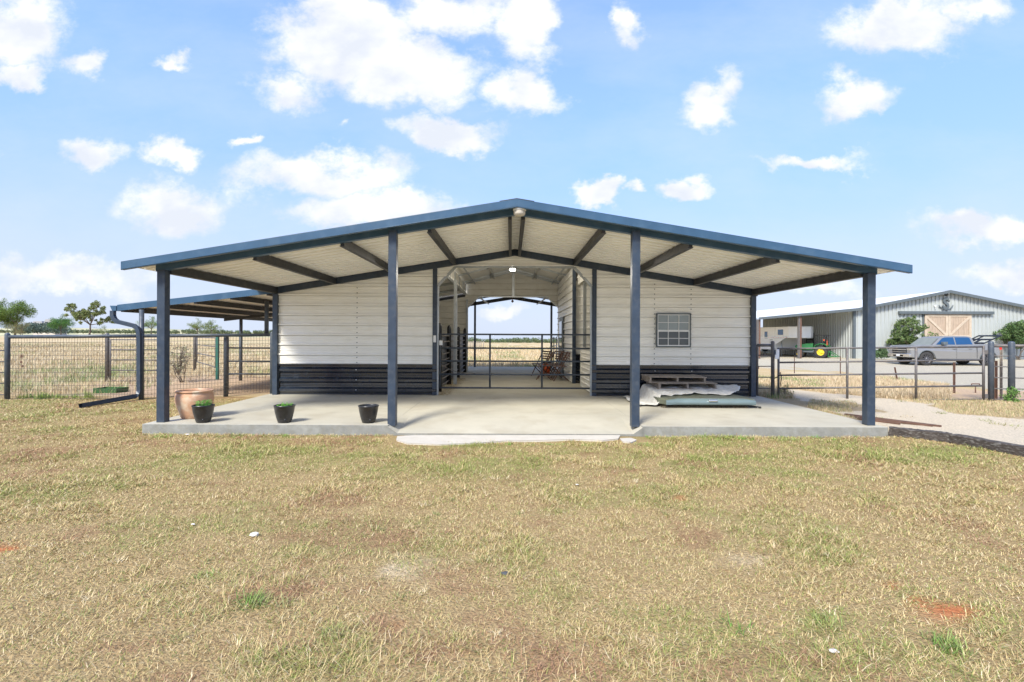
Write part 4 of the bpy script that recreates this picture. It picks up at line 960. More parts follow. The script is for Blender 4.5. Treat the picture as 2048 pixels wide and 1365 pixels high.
def tree(name, px, pyb, pyt, wpx, Y, cols, label, seed, group=None, nl=9000, open_=.5, trunk=.30, low=.3, cat='tree', lsize=None, stems=1, bend=0, zb=None):
    rnd = random.Random(seed); b = P(px, pyb, Y); t_ = P(px, pyt, Y); hh = t_.z-b.z; w = wpx/F*Y
    if zb is not None: hh = t_.z-zb; b.z = zb
    t = thing(name, label, cat, (b.x, Y, b.z), 0, group); mb = MB(); tips = []
    r0 = hh*.028
    for s in range(stems):
        base = Vector((rnd.uniform(-.05, .05)*hh*(stems > 1), rnd.uniform(-.05, .05)*hh*(stems > 1), -.2)); fork = Vector((rnd.uniform(-.06, .06)*hh+bend, 0, hh*trunk))
        if stems > 1: fork = Vector((rnd.uniform(-.2, .2)*w, rnd.uniform(-.2, .2)*w, hh*trunk))
        mb.tube([base, base.lerp(fork, .5)+Vector((rnd.uniform(-.02, .02)*hh, 0, 0)), fork], [r0/stems**.5, r0*.8/stems**.5, r0*.7/stems**.5], 8)
        nb = 7 if stems == 1 else 4
        for k in range(nb):
            a = 6.283*(k+rnd.random()*.7)/nb; rr_ = w/2*rnd.uniform(.55, .95); z = hh*rnd.uniform(max(low, trunk+.1), .93)
            if k == 0: rr_ *= .2; z = hh*.9
            rr_ *= math.sqrt(max(.3, 1-((z/hh-.5)/.55)**2)); tip = Vector((rr_*math.cos(a)+fork.x*.5, rr_*math.sin(a), z))
            mid = fork.lerp(tip, .5)+Vector((rnd.uniform(-.05, .05)*hh, rnd.uniform(-.05, .05)*hh, rnd.uniform(-.02, .06)*hh))
            mb.tube([fork, mid, tip], [r0*.5/stems**.5, r0*.3, r0*.1], 6)
            for j in range(9):
                s0 = (fork.lerp(mid, rnd.uniform(.6, 1)) if j < 2 else mid.lerp(tip, rnd.random()))
                e = s0+Vector((rnd.uniform(-1, 1), rnd.uniform(-1, 1), rnd.uniform(-.45, .7)))*hh*.18
                e.z = min(max(e.z, hh*low), hh*.97); e.x = max(-w/2, min(w/2, e.x))
                mb.tube([s0, s0.lerp(e, .5)+Vector((0, 0, .01*hh)), e], [r0*.2, r0*.12, r0*.05], 5); tips.append(e)
            tips.append(tip)
    mb.build('trunk', 'bark', t, local=True)
    cs = [tuple(v) for v in tips]; rs = [hh*rnd.uniform(.06, .12)*(1.45-open_*.7) for _ in tips]
    V, Fq, C = leafcloud(cs, rs, nl, lsize or hh*.012, cols, 1.0)
    npmesh('crown', V, Fq, C, M['leaf'], parent=t); return t
GR = [(.12, .20, .035), (.16, .25, .05), (.22, .29, .07), (.09, .15, .035)]
OL_ = [(.22, .26, .09), (.17, .22, .07), (.28, .29, .12)]
DK = [(.07, .17, .045), (.10, .23, .05), (.14, .27, .06)]
tree('oak_tree', 30, 673, 602, 95, 62, GR+[(.2, .28, .07)], 'large green oak at the far left edge of the photo', 1, nl=16000, open_=.35, low=.12)
tree('oak_tree', -22, 673, 598, 90, 60, GR, 'green oak partly cut by the left edge of the photo', 11, nl=14000, open_=.25, low=.1)
tree('olive_bush', 40, 673, 643, 70, 58, [(.26, .24, .10), (.22, .22, .09)], 'yellowish olive bush under the large left oak', 21, nl=7000, open_=.2, trunk=.12, low=.1, stems=3, cat='bush')
tree('oak_tree', 122, 671, 628, 46, 64, DK, 'compact dark green tree left of the open tree', 3, nl=11000, open_=.25, low=.3)
tree('oak_tree', 178, 671, 602, 96, 60, OL_, 'open spreading tree with bare limbs above the mesh fence', 5, nl=6500, open_=1.15, trunk=.30, low=.36, lsize=.09)
tree('oak_tree', 303, 670, 632, 42, 68, DK+OL_, 'green tree seen just left of the outer porch post', 6, nl=6000, open_=.6, trunk=.3, low=.35)
tree('oak_tree', 396, 670, 636, 42, 70, GR+OL_, 'left tree of the pair beneath the lean-to roof', 8, nl=6500, open_=.5, trunk=.25, low=.3)
tree('oak_tree', 424, 670, 638, 46, 71, GR+OL_, 'right tree of the pair beneath the lean-to roof', 9, nl=6500, open_=.55, trunk=.25, low=.3)
tree('round_bush', 206, 671, 651, 34, 90, [(.16, .22, .08), (.2, .25, .09)], 'round green bush right of the open tree', 10, nl=4000, open_=.2, trunk=.1, low=.1, stems=2, cat='bush')
tree('bare_shrub', 366, 756, 688, 56, 15.6, [(.36, .35, .2), (.42, .38, .26)], 'thin grey leafless shrub inside the pasture behind the outer post', 12, nl=420, open_=.9, trunk=.1, low=.15, stems=5, cat='shrub', lsize=.03)
tree('myrtle_tree', 1812, 716, 632, 66, 38.0, [(.14, .21, .07), (.21, .27, .10), (.09, .15, .05)], 'leafy green shrub tree in front of the shop wall left of the wood doors', 14, nl=6500, open_=1.0, trunk=.2, low=.2, stems=4, lsize=.075)
tree('myrtle_tree', 2034, 716, 640, 62, 38.0, [(.12, .2, .07), (.17, .25, .09), (.08, .14, .05)], 'leafy green shrub tree at the right edge behind the truck tail', 15, nl=6500, open_=1.0, trunk=.3, low=.3, stems=4, lsize=.075)
tree('small_shrub', 1763, 717, 697, 34, 37.8, [(.10, .17, .08), (.15, .22, .10)], 'low green shrub at the base of the shop wall', 16, nl=3000, open_=.3, trunk=.1, low=.1, stems=3, cat='shrub', lsize=.07)
tree('climbing_weed', 2024, 811, 774, 26, 10.98, [(.14, .30, .06), (.22, .36, .10)], 'bright green weed climbing the capped fence post', 17, nl=500, open_=.5, trunk=.1, low=.05, stems=3, cat='weed', lsize=.022)
tree('roadside_weed', 1571, 803, 768, 30, 11.9, [(.36, .36, .14), (.3, .32, .12)], 'thin yellow green weed behind the gate latch', 18, nl=260, open_=.6, trunk=.1, low=.05, stems=4, cat='weed', lsize=.02)
# far tree lines: one mass each
def wood(name, label, x0, x1, Yd, pyb, hpx, n, cols, sz):
    cs = []; rs = []
    for i in range(n):
        px = random.uniform(x0, x1); Y = Yd*random.uniform(.95, 1.1); hp = hpx*(.45+.75*float(fbm(np.array([px*.03]), np.array([Y*.01]), 3)[0])); b = P(px, pyb+(px-CX)*math.tan(ROLL), Y); r = hp/F*Y/2
        cs.append((b.x, b.y, b.z+r)); rs.append(r)
        cs.append((b.x+r, b.y, b.z+r*.6)); rs.append(r*.7)
    V, Fq, C = leafcloud(cs, rs, n*110, sz, cols, .9); tag(npmesh(name, V, Fq, C, M['leaf']), label, 'wood', kind='stuff')
wood('far_wood', 'far green tree line seen through the barn aisle', 880, 1180, 620, 687, 13, 150, [(.13, .17, .08), (.17, .21, .09), (.10, .14, .07)], .7)
wood('low_wood', 'low far tree line along the left horizon', -80, 560, 330, 671, 10, 240, [(.17, .21, .11), (.22, .25, .12), (.13, .17, .1)], .42)
wood('blue_wood', 'bluish dark thicket between the left oaks', 30, 130, 210, 672, 26, 60, [(.08, .12, .10), (.11, .15, .11)], .35)
wood('right_wood', 'far low tree line to the right of the barn', 1480, 2300, 420, 679, 8, 120, [(.14, .18, .09), (.17, .2, .1)], .5)
# hills
def hill(pts, Yd, colr):
    mb = MB(); n = len(pts)
    vs = [P(a, b, Yd) for a, b in pts]
    vs2 = [Vector((v.x, v.y-160, -3.0)) for v in vs]; vs3 = [Vector((v.x*1.2, v.y+200, -6)) for v in vs]
    mb.add(vs2+vs+vs3, [(i, i+1, n+i+1, n+i) for i in range(n-1)]+[(n+i, n+i+1, 2*n+i+1, 2*n+i) for i in range(n-1)], 0, True)
    tag(mb.build('hill', colr), None, None, kind='structure')
hm = mat('hill_grass', (.52, .47, .27), .95, 0, .25, .02, c2=(.25, .27, .14), c2amt=.8)
hill([(-400, 668), (-150, 660), (0, 657), (120, 655), (200, 658), (300, 657), (420, 662), (560, 668), (760, 672)], 620, hm)
# distant house on the hill
hs = thing('distant_house', 'distant pale house with grey roof on the left horizon', 'house', tuple(P(90, 660, 300)))
p = P(90, 660, 300); s = 300/F
mb = MB(); mb.box(p.x-24*s, p.x+20*s, 300, 308, p.z-4, p.z+9*s); mb.build('wall', 'pale', hs)
for (a_, b_, h_) in ((-26, 0, 17), (-2, 24, 21)):
    mb = MB(); mb.prism([(p.x+a_*s, p.z+9*s), (p.x+b_*s, p.z+9*s), (p.x+(b_-4)*s, p.z+h_*s), (p.x+(a_+6)*s, p.z+h_*s)], 299, 309); mb.build('roof', 'roofgrey', hs)
# pasture posts far behind aisle
for i, px in enumerate((938, 941, 944, 947, 950.5, 954, 958, 962, 967)):
    Yp = 75-i*1.5; b = P(px, 690, Yp); mb = MB(); mb.tube([(b.x, Yp, float(gz(b.x, Yp))-.1), (b.x, Yp, float(gz(b.x, Yp))+1.3)], .06, 6)
    tag(mb.build('pasture_post', 'wood'), 'thin dark pasture fence post far beyond the barn aisle', 'post', 'pasture fence posts beyond the aisle')

# ------------------------------------------------------------ shop building
YS = 38.8; ZG = -.12
shop = thing('shop_building', 'large pale grey metal shop with gable, side lean-to and wooden sliding doors', 'building', (30, YS, ZG))
apx = P(1892, 583, YS); xl_ = P(1709, 617, YS).x; zl_ = P(1709, 618.5, YS).z; xe_ = P(1513, 636, YS).x; ze_ = P(1513, 637, YS).z; xr2 = 2*apx.x-xl_
s1 = (apx.z-zl_)/(apx.x-xl_); DY = 14
top = lambda x: apx.z-abs(x-apx.x)*s1
mb = MB(); ribbed(mb, prof(xl_, xr2, .305, .05, .06, .02, .0, seam=.05), lambda a: ZG-.1, lambda a: top(a)-.05, lambda a, b, o: (a, YS-o, b)); mb.build('wall', 'shop', shop)
mb = MB(); ribbed(mb, prof(YS+.02, YS+DY, .305, .05, .06, .02, .0, seam=.05), lambda a: ZG-.1, lambda a: zl_-.05, lambda a, b, o: (xl_-o, a, b)); mb.build('side_wall', 'shop', shop)
mb = MB(); mb.box(xl_-.12, xl_+.08, YS-.06, YS+.06, ZG-.1, zl_-.06); mb.build('corner_trim', 'darktrim', shop)
for sgn in (-1, 1):
    xx = xl_ if sgn < 0 else xr2; mb = MB()
    mb.add([(apx.x, YS-.35, apx.z+.03), (xx, YS-.35, zl_+.03), (xx, YS+30, zl_+.03), (apx.x, YS+30, apx.z+.03)], [(0, 1, 2, 3)]); o = mb.build('roof', 'white', shop)
    mb = MB(); mb.prism([(apx.x, apx.z+.06), (xx, zl_+.06), (xx, zl_-.16), (apx.x, apx.z-.16)], YS-.42, YS-.36); mb.build('rake_trim', 'darktrim', shop)
mb = MB(); mb.add([(xl_, YS-.35, zl_+.03), (xe_, YS-.35, ze_+.03), (xe_, YS+30, ze_+.03), (xl_, YS+30, zl_+.03)], [(0, 1, 2, 3)]); mb.build('lean_to_roof', 'white', shop)
mb = MB(); mb.prism([(xl_, zl_+.06), (xe_, ze_+.06), (xe_, ze_-.12), (xl_, zl_-.16)], YS-.42, YS-.36); mb.build('rake_trim', 'darktrim', shop)
for px in (1596.5, 1514.5):
    x = P(px, 660, YS).x; mb = MB(); mb.box(x-.0, x+.13, YS-.25, YS-.1, ZG, ze_+(x-xe_)*(zl_-ze_)/(xl_-xe_)-.1, 0); mb.box(x-.13, x-.001, YS-.25, YS-.1, ZG, ze_+(x-xe_)*(zl_-ze_)/(xl_-xe_)-.1, 1); mb.build('porch_post', ['rust', 'pipe'], shop)
x = xe_+.2
for y in (YS+7, YS+14): mb = MB(); mb.box(x, x+.13, y, y+.13, ZG, ze_); mb.build('porch_post', 'rust', shop)
# wooden doors
dx0, dx1 = P(1847, 690, YS).x, P(1940, 690, YS).x; dzt = P(1892, 629.5, YS).z
for i in (0, 1):
    a_, b_ = (dx0, (dx0+dx1)/2-.01) if i == 0 else ((dx0+dx1)/2+.01, dx1); mb = MB()
    k = 9
    for j in range(k): mb.box(a_+(b_-a_)*j/k+.006, a_+(b_-a_)*(j+1)/k-.006, YS-.10, YS-.06, ZG+.05, dzt)
    o = mb.build('sliding_door', 'cedar', shop); mb = MB()
    zlo = P(1892, 673, YS).z
    for (u0, v0, u1, v1) in ((a_, dzt-.09, b_, dzt-.09), (a_, zlo, b_, zlo), (a_, ZG+.15, b_, ZG+.15)): mb.beam((u0, YS-.12, v0), (u1, YS-.12, v1), .03, .18)
    for u0 in (a_+.09, b_-.09): mb.beam((u0, YS-.121, ZG+.1), (u0, YS-.121, dzt-.09), .03, .18, up=(1, 0, 0))
    p0, p1 = ((a_+.15, dzt-.2), (b_-.15, zlo+.1)) if i == 0 else ((a_+.15, zlo+.1), (b_-.15, dzt-.2))
    mb.beam((p0[0], YS-.125, p0[1]), (p1[0], YS-.125, p1[1]), .03, .17); mb.build('door_brace', 'cedar2', o)
mb = MB(); a_ = P(1799, 624, YS-.2); b_ = P(1988, 627, YS-.2); mb.box(a_.x, b_.x, YS-.25, YS-.04, dzt+.02, dzt+.24); mb.build('door_track', 'darktrim', shop, bevel=.01)
mb = MB(); mb.box(dx0-.12, dx0-.02, YS-.07, YS-.03, ZG, dzt); mb.build('door_jamb', 'darktrim', shop)
# S emblem with rocker curve
fc = bpy.data.curves.new('brand_letter', 'FONT'); fc.body = 'S'; fc.size = 1.08; fc.extrude = .03; fc.offset = .035; fc.align_x = 'CENTER'
fo = bpy.data.objects.new('emblem_letter_curve', fc); col.objects.link(fo); bpy.context.view_layer.update()
me = bpy.data.meshes.new_from_object(fo.evaluated_get(bpy.context.evaluated_depsgraph_get())); bpy.data.objects.remove(fo)
emb = thing('brand_emblem', 'dark metal letter S above a rocker curve on the shop gable', 'emblem', tuple(P(1892, 618, YS-.1)))
lt = bpy.data.objects.new('letter', me); col.objects.link(lt); lt.parent = emb; lt.rotation_euler = (R(90), 0, 0); me.materials.append(M['darktrim'])
xs_ = [v.co.y for v in me.vertices]; lt.scale = (1.0, 1, 1); lt.location = (0, 0, .0); lt.scale = (1.0, 1.12, 1)
mb = MB()
for (u, v) in ((-.27, .17), (.26, .60)): mb.box(u-.025, u+.025, -.02, .03, v-.06, v+.08)
mb.build('serif', 'darktrim', emb, local=True)
mb = MB(); pts = [(.62*math.sin(a), 0, .55-.62*math.cos(a)) for a in np.linspace(-1.15, 1.15, 15)]; mb.tube(pts, [.02]+[.04]*13+[.02], 8); mb.build('rocker', 'darktrim', emb, local=True)
p = P(1892.5, 588.5, YS-.3); t = thing('flood_light', 'small round black flood light under the shop ridge', 'light', tuple(p)); mb = MB(); mb.lathe([(0, -.02), (.14, -.02), (.16, .05), (.10, .15), (0, .2)], p, 16, axis='y'); mb.build('housing', 'black', t); mb = MB(); mb.box(p.x-.25, p.x-.16, p.y, p.y+.2, p.z-.05, p.z+.08); mb.box(p.x+.17, p.x+.26, p.y, p.y+.2, p.z, p.z+.1); mb.build('bracket', 'white', t)
p = P(1870.5, 612, YS-.1); mb = MB(); mb.box(p.x-.06, p.x+.02, p.y-.06, p.y+.06, p.z-.08, p.z+.06); mb.tube([(p.x, p.y, p.z-.1), (p.x, p.y, p.z-.25)], .02, 6); tag(mb.build('wall_box', 'white', bevel=.01), 'small white box on the shop gable left of the emblem', 'box')
# side window
ywn = xl_*F/(P(1621, 690, 1).x*F) if False else None
yA = xl_/((1629-CX)/F); yB = xl_/((1614-CX)/F)
mb = MB(); zt_ = P(1621, 666.5, yA).z; zb_ = P(1621, 686, yA).z; mb.box(xl_-.08, xl_-.04, yA, yB, zb_-.3, zt_); o = mb.build('side_window', 'black', shop)
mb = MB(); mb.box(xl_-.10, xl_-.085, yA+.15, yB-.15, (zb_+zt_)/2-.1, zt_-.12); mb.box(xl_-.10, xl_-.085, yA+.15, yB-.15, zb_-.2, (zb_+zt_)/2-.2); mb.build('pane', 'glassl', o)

# ------------------------------------------------------------ wheel helper (axis along y)
def wheel(parent, cx, cy, cz, r, w, rimm, rr_=.62, spokes=6, lug=False):
    mb = MB(); mb.lathe([(r*rr_, -w/2), (r*.9, -w/2), (r, -w/2+.03), (r, w/2-.03), (r*.9, w/2), (r*rr_, w/2)], (cx, cy, cz), 32, axis='y')
    if lug:
        for k in range(18):
            a = 6.283*k/18; 
            for s in (-1, 1):
                a2 = a+(.17 if s > 0 else 0); c0 = Vector((cx+r*math.cos(a2), cy+s*w*.05, cz+r*math.sin(a2))); c1 = Vector((cx+r*math.cos(a2+.2), cy+s*w*.48, cz+r*math.sin(a2+.2)))
                mb.beam(c0, c1, .04, .05, up=(math.cos(a2), 0, math.sin(a2)))
    t = mb.build('tyre', 'tyre', parent, local=True)
    mb = MB(); sg = -1
    mb.lathe([(r*rr_, -w/2+.01), (r*rr_*.93, -w/2+.02), (r*rr_*.9, -w/2+.06)], (cx, cy, cz), 28, axis='y')
    for k in range(spokes):
        a = 6.283*k/spokes; mb.beam((cx+.04*math.cos(a), cy-w/2+.035, cz+.04*math.sin(a)), (cx+r*rr_*.92*math.cos(a), cy-w/2+.03, cz+r*rr_*.92*math.sin(a)), r*.12 if spokes > 5 else r*.3, .03, up=(0, 1, 0))
    mb.lathe([(0, -w/2+.0), (r*.16, -w/2+.005), (r*.18, -w/2+.05)], (cx, cy, cz), 16, axis='y'); mb.lathe([(0, -w/2+.07), (r*rr_*.92, -w/2+.07)], (cx, cy, cz), 20, 1, axis='y')
    mb.build('rim', [rimm, rimm if lug else 'black'], t, local=True)

# ------------------------------------------------------------ pickup truck (front towards -x)
YT = 32.2; tl0 = P(1824, 727, YT).x-.02
tz = -.285
truck = thing('pickup_truck', 'grey crew cab pickup truck parked on gravel in front of the shop', 'pickup truck', (tl0+2.95, YT+1.0, tz), R(0))
body = [(-2.85, .52), (-2.93, .62), (-2.96, .90), (-2.95, 1.20), (-2.90, 1.29), (-2.2, 1.33), (-1.60, 1.35), (1.0, 1.35), (1.30, 1.40), (2.84, 1.42), (2.94, 1.38), (2.95, .70), (2.86, .55)]
def arch(cx, r, z0):
    return [(cx+r*math.cos(a), .44+r*math.sin(a)) for a in np.linspace(.15, math.pi-.15, 12)]
bot = [(2.86, .55)]
body2 = body[:-1]+[(2.86, .55)]+arch(2.06, .52, .45)+[(1.5, .42), (-1.3, .42)]+arch(-1.95, .52, .45)+[(-2.55, .50)]
hwb = lambda x, z: (.99 if z < 1.05 else .99-(z-1.05)*.18)-max(0, (-x-2.4))*.10-max(0, x-2.7)*.15
mb = MB(); mb.taper(body2, hwb); mb.build('body', 'truck', truck, .035, True)
cab = [(-1.66, 1.24), (-.98, 1.80), (-.78, 1.89), (-.1, 1.945), (.75, 1.94), (1.06, 1.89), (1.14, 1.80), (1.27, 1.36), (1.27, 1.24)]
hwc = lambda x, z: .95-(z-1.24)*.24
mb = MB(); mb.taper(cab, hwc); mb.build('cab', 'truck', truck, .04, True)
def sidepanel(poly, name, m, off=.012, t=.02):
    for sg in (-1, 1):
        mb = MB(); n = len(poly); vs = [(a, sg*(hwc(a, b)+off), b) for a, b in poly]+[(a, sg*(hwc(a, b)-t), b) for a, b in poly]
        mb.add(vs, [tuple(range(n)), tuple(reversed(range(n, 2*n)))]+[(i, n+i, n+(i+1) % n, (i+1) % n) for i in range(n)]); mb.build(name, m, truck, 0, True)
sidepanel([(-1.30, 1.38), (-.84, 1.78), (-.68, 1.84), (-.10, 1.86), (-.06, 1.38)], 'side_window', 'glassb')
sidepanel([(.02, 1.38), (.0, 1.86), (.84, 1.86), (.96, 1.81), (1.08, 1.40)], 'side_window', 'glassb')
mb = MB(); mb.add([(-1.62, -.86, 1.275), (-1.62, .86, 1.275), (-.99, .74, 1.79), (-.99, -.74, 1.79)], [(0, 1, 2, 3)]); 
mb.v = [(x-.025, y, z+.02) for x, y, z in mb.v]; mb.build('windshield', mat('windshield_glass', (.20, .21, .17), .12), truck, 0, True)
for sg in (-1, 1):
    mb = MB(); 
    for c_ in (2.06, -1.95):
        a_ = [(c_+.56*math.cos(q), sg*1.0, .44+.56*math.sin(q)) for q in np.linspace(.1, math.pi-.1, 14)]; mb.tube(a_, .022, 6)
    mb.build('wheel_arch', 'darktrim', truck, 0, True)
    mb = MB(); mb.box(-.95, -.70, sg*1.0-.05 if sg < 0 else .95, -.93 if sg < 0 else 1.12, 1.26, 1.42) if False else mb.box(-1.0, -.72, min(sg*.92, sg*1.16), max(sg*.92, sg*1.18), 1.36, 1.56); mb.build('mirror', 'darktrim', truck, .03, True)
    mb = MB(); 
    for q, wq in ((-.02, .012), (1.30, .03)): mb.box(q, q+wq, min(sg*.99, sg*.994), max(sg*.99, sg*.994), .48, 1.24)
    mb.build('door_gap', 'black', truck, 0, True)
    mb = MB()
    for q in (-.25, .80): mb.box(q, q+.2, min(sg*.98, sg*1.015), max(sg*.98, sg*1.015), 1.10, 1.135)
    mb.build('door_handle', 'truck', truck, .008, True)
    mb = MB(); mb.box(-1.3, 1.45, min(sg*.9, sg*1.02), max(sg*.9, sg*1.02), .36, .43); mb.build('running_board', 'black', truck, .01, True)
    mb = MB(); mb.box(2.84, 2.965, min(sg*.80, sg*.97), max(sg*.80, sg*.97), 1.0, 1.28); mb.build('taillight', 'red', truck, .03, True)
    mb = MB(); mb.box(-2.985, -2.72, min(sg*.62, sg*.945), max(sg*.62, sg*.945), .98, 1.20); mb.build('headlight', 'chrome', truck, .02, True)
mb = MB(); mb.box(-2.99, -2.86, -.60, .60, .78, 1.22); mb.build('grille', 'black', truck, .015, True)
mb = MB(); mb.box(-3.0, -2.985, -.6, .6, 1.0, 1.05); mb.box(-3.0, -2.985, -.6, .6, .86, .89); mb.build('grille_bar', 'chrome', truck, .005, True)
mb = MB(); mb.box(-3.06, -2.80, -.93, .93, .54, .77); mb.build('front_bumper', 'chrome', truck, .03, True)
mb = MB(); mb.box(-3.06, -3.055, -.42, .42, .58, .68); mb.box(-3.065, -3.052, -.16, .16, .60, .70, 1); mb.build('licence_plate', ['black', 'white'], truck, 0, True)
mb = MB(); mb.box(2.86, 3.08, -.92, .92, .52, .68); mb.build('rear_bumper', 'chrome', truck, .03, True)
# raised bed cover at the rear
mb = MB()
def P3(u, v, o=0): return (1.95+u*1.15, v, 1.42+u*.55+o)
for (u0, u1, v0, v1) in ((0, .12, -.8, .8), (.45, .55, -.8, .8), (.9, 1, -.8, .8), (.12, .9, -.8, -.7), (.12, .9, .7, .8), (.12, .45, -.08, .08), (.12, .9, .3, .4)):
    mb.add([P3(u0, v0), P3(u1, v0), P3(u1, v1), P3(u0, v1), P3(u0, v0, .05), P3(u1, v0, .05), P3(u1, v1, .05), P3(u0, v1, .05)], [(0, 3, 2, 1), (4, 5, 6, 7), (0, 1, 5, 4), (1, 2, 6, 5), (2, 3, 7, 6), (3, 0, 4, 7)])
mb.build('raised_bed_cover', 'black', truck, 0, True)
mb = MB(); mb.box(1.35, 2.8, -.86, .86, 1.30, 1.40); mb.build('bed_floor', 'black', truck, 0, True)
for cx_ in (-1.95, 2.06):
    wheel(truck, cx_, -.86, .45, .45, .28, 'rim', .64, 10); wheel(truck, cx_, .86, .45, .45, .28, 'rim', .64, 10)

# ------------------------------------------------------------ tractor (front towards -x)
pt = P(1630, 713, 40.2)
tr = thing('tractor', 'small green tractor with yellow wheels parked by the shop lean-to', 'tractor', (pt.x, 40.2, -.11), R(-42))
mb = MB(); mb.taper([(-1.35, .62), (-1.38, .95), (-1.25, 1.06), (-.6, 1.14), (-.1, 1.16), (-.1, .62)], lambda x, z: .30-max(0, z-.9)*.25); mb.build('hood', 'green', tr, .04, True)
mb = MB(); mb.box(-1.0, .9, -.2, .2, .42, .62); mb.build('chassis', 'darktrim', tr, .02, True)
mb = MB(); mb.box(-1.40, -1.355, -.22, .22, .68, .92); mb.build('grille', 'black', tr, .01, True)
for sg in (-1, 1):
    mb = MB(); mb.prism([(.02, .80), (.15, 1.06), (.45, 1.17), (.80, 1.14), (1.0, .9), (.96, .88), (.78, 1.08), (.45, 1.11), (.2, 1.02), (.08, .8)], sg*.38, sg*.72); mb.build('fender', 'green', tr, .01, True)
    wheel(tr, .52, sg*.60, .47, .47, .36, 'yellow', .55, 3, True); wheel(tr, -1.02, sg*.50, .29, .29, .22, 'yellow', .58, 3, True)
    mb = MB(); mb.beam((.62, sg*.42, .7), (.72, sg*.42, 1.78), .06, .06); mb.build('roll_bar', 'black', tr, .01, True)
    mb = MB(); mb.lathe([(0, -.03), (.06, -.02), (.06, .06), (0, .07)], (.68, sg*.5, 1.42), 10, axis='x'); mb.build('warning_lamp', 'orange', tr, 0, True)
mb = MB(); mb.box(.1, 1.0, -.5, .5, 1.79, 1.83); mb.build('canopy', 'black', tr, .01, True)
mb = MB(); mb.box(.25, .62, -.2, .2, .88, .98); mb.box(.58, .68, -.2, .2, .98, 1.30); mb.build('seat', 'black', tr, .02, True)
mb = MB(); mb.tube([(-.1, 0, 1.1), (.1, 0, 1.25)], .02, 6); mb.tube([(.1+.05*math.cos(a)*1, .17*math.cos(a), 1.25+.17*math.sin(a)*.6) for a in np.linspace(0, 6.28, 12)], .015, 5); mb.build('steering_wheel', 'black', tr, 0, True)
mb = MB(); mb.prism([(-.24, 1.02), (.24, 1.02), (.06, 1.40), (-.06, 1.40)], .84, .86, 'yz'); mb.build('reflector_triangle', 'orange', tr, 0, True)
mb = MB()
for (a_, b_) in (((1.0, -.5, .12), (1.0, .5, .12)), ((1.0, -.5, .55), (1.0, .5, .55)), ((1.0, -.5, .12), (1.0, -.5, .55)), ((1.0, .5, .12), (1.0, .5, .55)), ((1.0, -.5, .12), (1.6, -.5, .12)), ((1.0, .5, .12), (1.6, .5, .12)), ((1.6, -.5, .12), (1.6, .5, .12)), ((1.6, -.5, .12), (1.0, -.5, .55)), ((1.6, .5, .12), (1.0, .5, .55)), ((.8, 0, .5), (1.0, 0, .5))): mb.beam(a_, b_, .05, .05)
mb.build('implement_frame', 'green', tr, 0, True)

# ------------------------------------------------------------ horse trailer
TX = 22.9; y0 = 40.4; tg = -.11
hz = thing('horse_trailer', 'white gooseneck horse trailer parked under the shop lean-to', 'trailer', (TX+1, 45, tg))
mb = MB(); mb.box(TX, TX+2.1, 43.0, 50.5, tg+.55, tg+2.55); mb.build('body', 'white', hz, .06)
mb = MB(); mb.prism([(TX+.02, y0+.5), (TX+.5, y0), (TX+1.6, y0), (TX+2.08, y0+.5), (TX+2.08, 43.0), (TX+.02, 43.0)], tg+1.58, tg+2.54, 'xy'); mb.build('gooseneck', 'white', hz, .05)
mb = MB(); mb.prism([(42.99, tg+1.0), (42.99, tg+1.57), (41.4, tg+1.57)], TX+.03, TX+.07, 'yz'); mb.build('neck_skirt', 'white', hz)
mb = MB(); mb.box(TX-.012, TX+.001, 44.2, 44.7, tg+1.55, tg+2.15); mb.build('window', 'glassb', hz)
mb = MB(); mb.box(TX+.0, TX+.015, 41.7, 42.5, tg+1.85, tg+2.3); mb.build('window', 'glassb', hz)
mb = MB(); mb.box(TX-.02, TX+.01, 41.0, 49, tg+1.60, tg+1.66)
mb.build('trim_stripe', 'chrome', hz)
mb = MB()
for k in range(8): mb.box(TX-.03, TX-.021, 41.1+k*.4, 41.2+k*.4, tg+1.61, tg+1.65)
mb.build('marker_light', 'red', hz)
mb = MB()
for k in range(6): mb.box(TX-.012, TX+.001, 43.3, 43.8, tg+.8+k*.12, tg+.84+k*.12)
mb.build('vent_slot', 'darktrim', hz)
mb = MB(); mb.tube([(TX+1.05, 41.2, tg+1.6), (TX+1.05, 41.2, tg+.7)], .06, 8); mb.tube([(TX+.4, 42.6, tg+1.5), (TX+.4, 42.6, tg+.05)], .05, 8); mb.build('jack', 'galv', hz)
for yw_ in (46.4, 47.3):
    mb = MB(); mb.lathe([(.2, -.11), (.36, -.11), (.38, 0), (.36, .11), (.2, .11)], (TX+.15, yw_, tg+.38), 24, axis='x'); o = mb.build('tyre', 'tyre', hz); mb = MB(); mb.lathe([(0, -.09), (.2, -.08)], (TX+.15, yw_, tg+.38), 20, axis='x'); mb.build('rim', 'chrome', o)
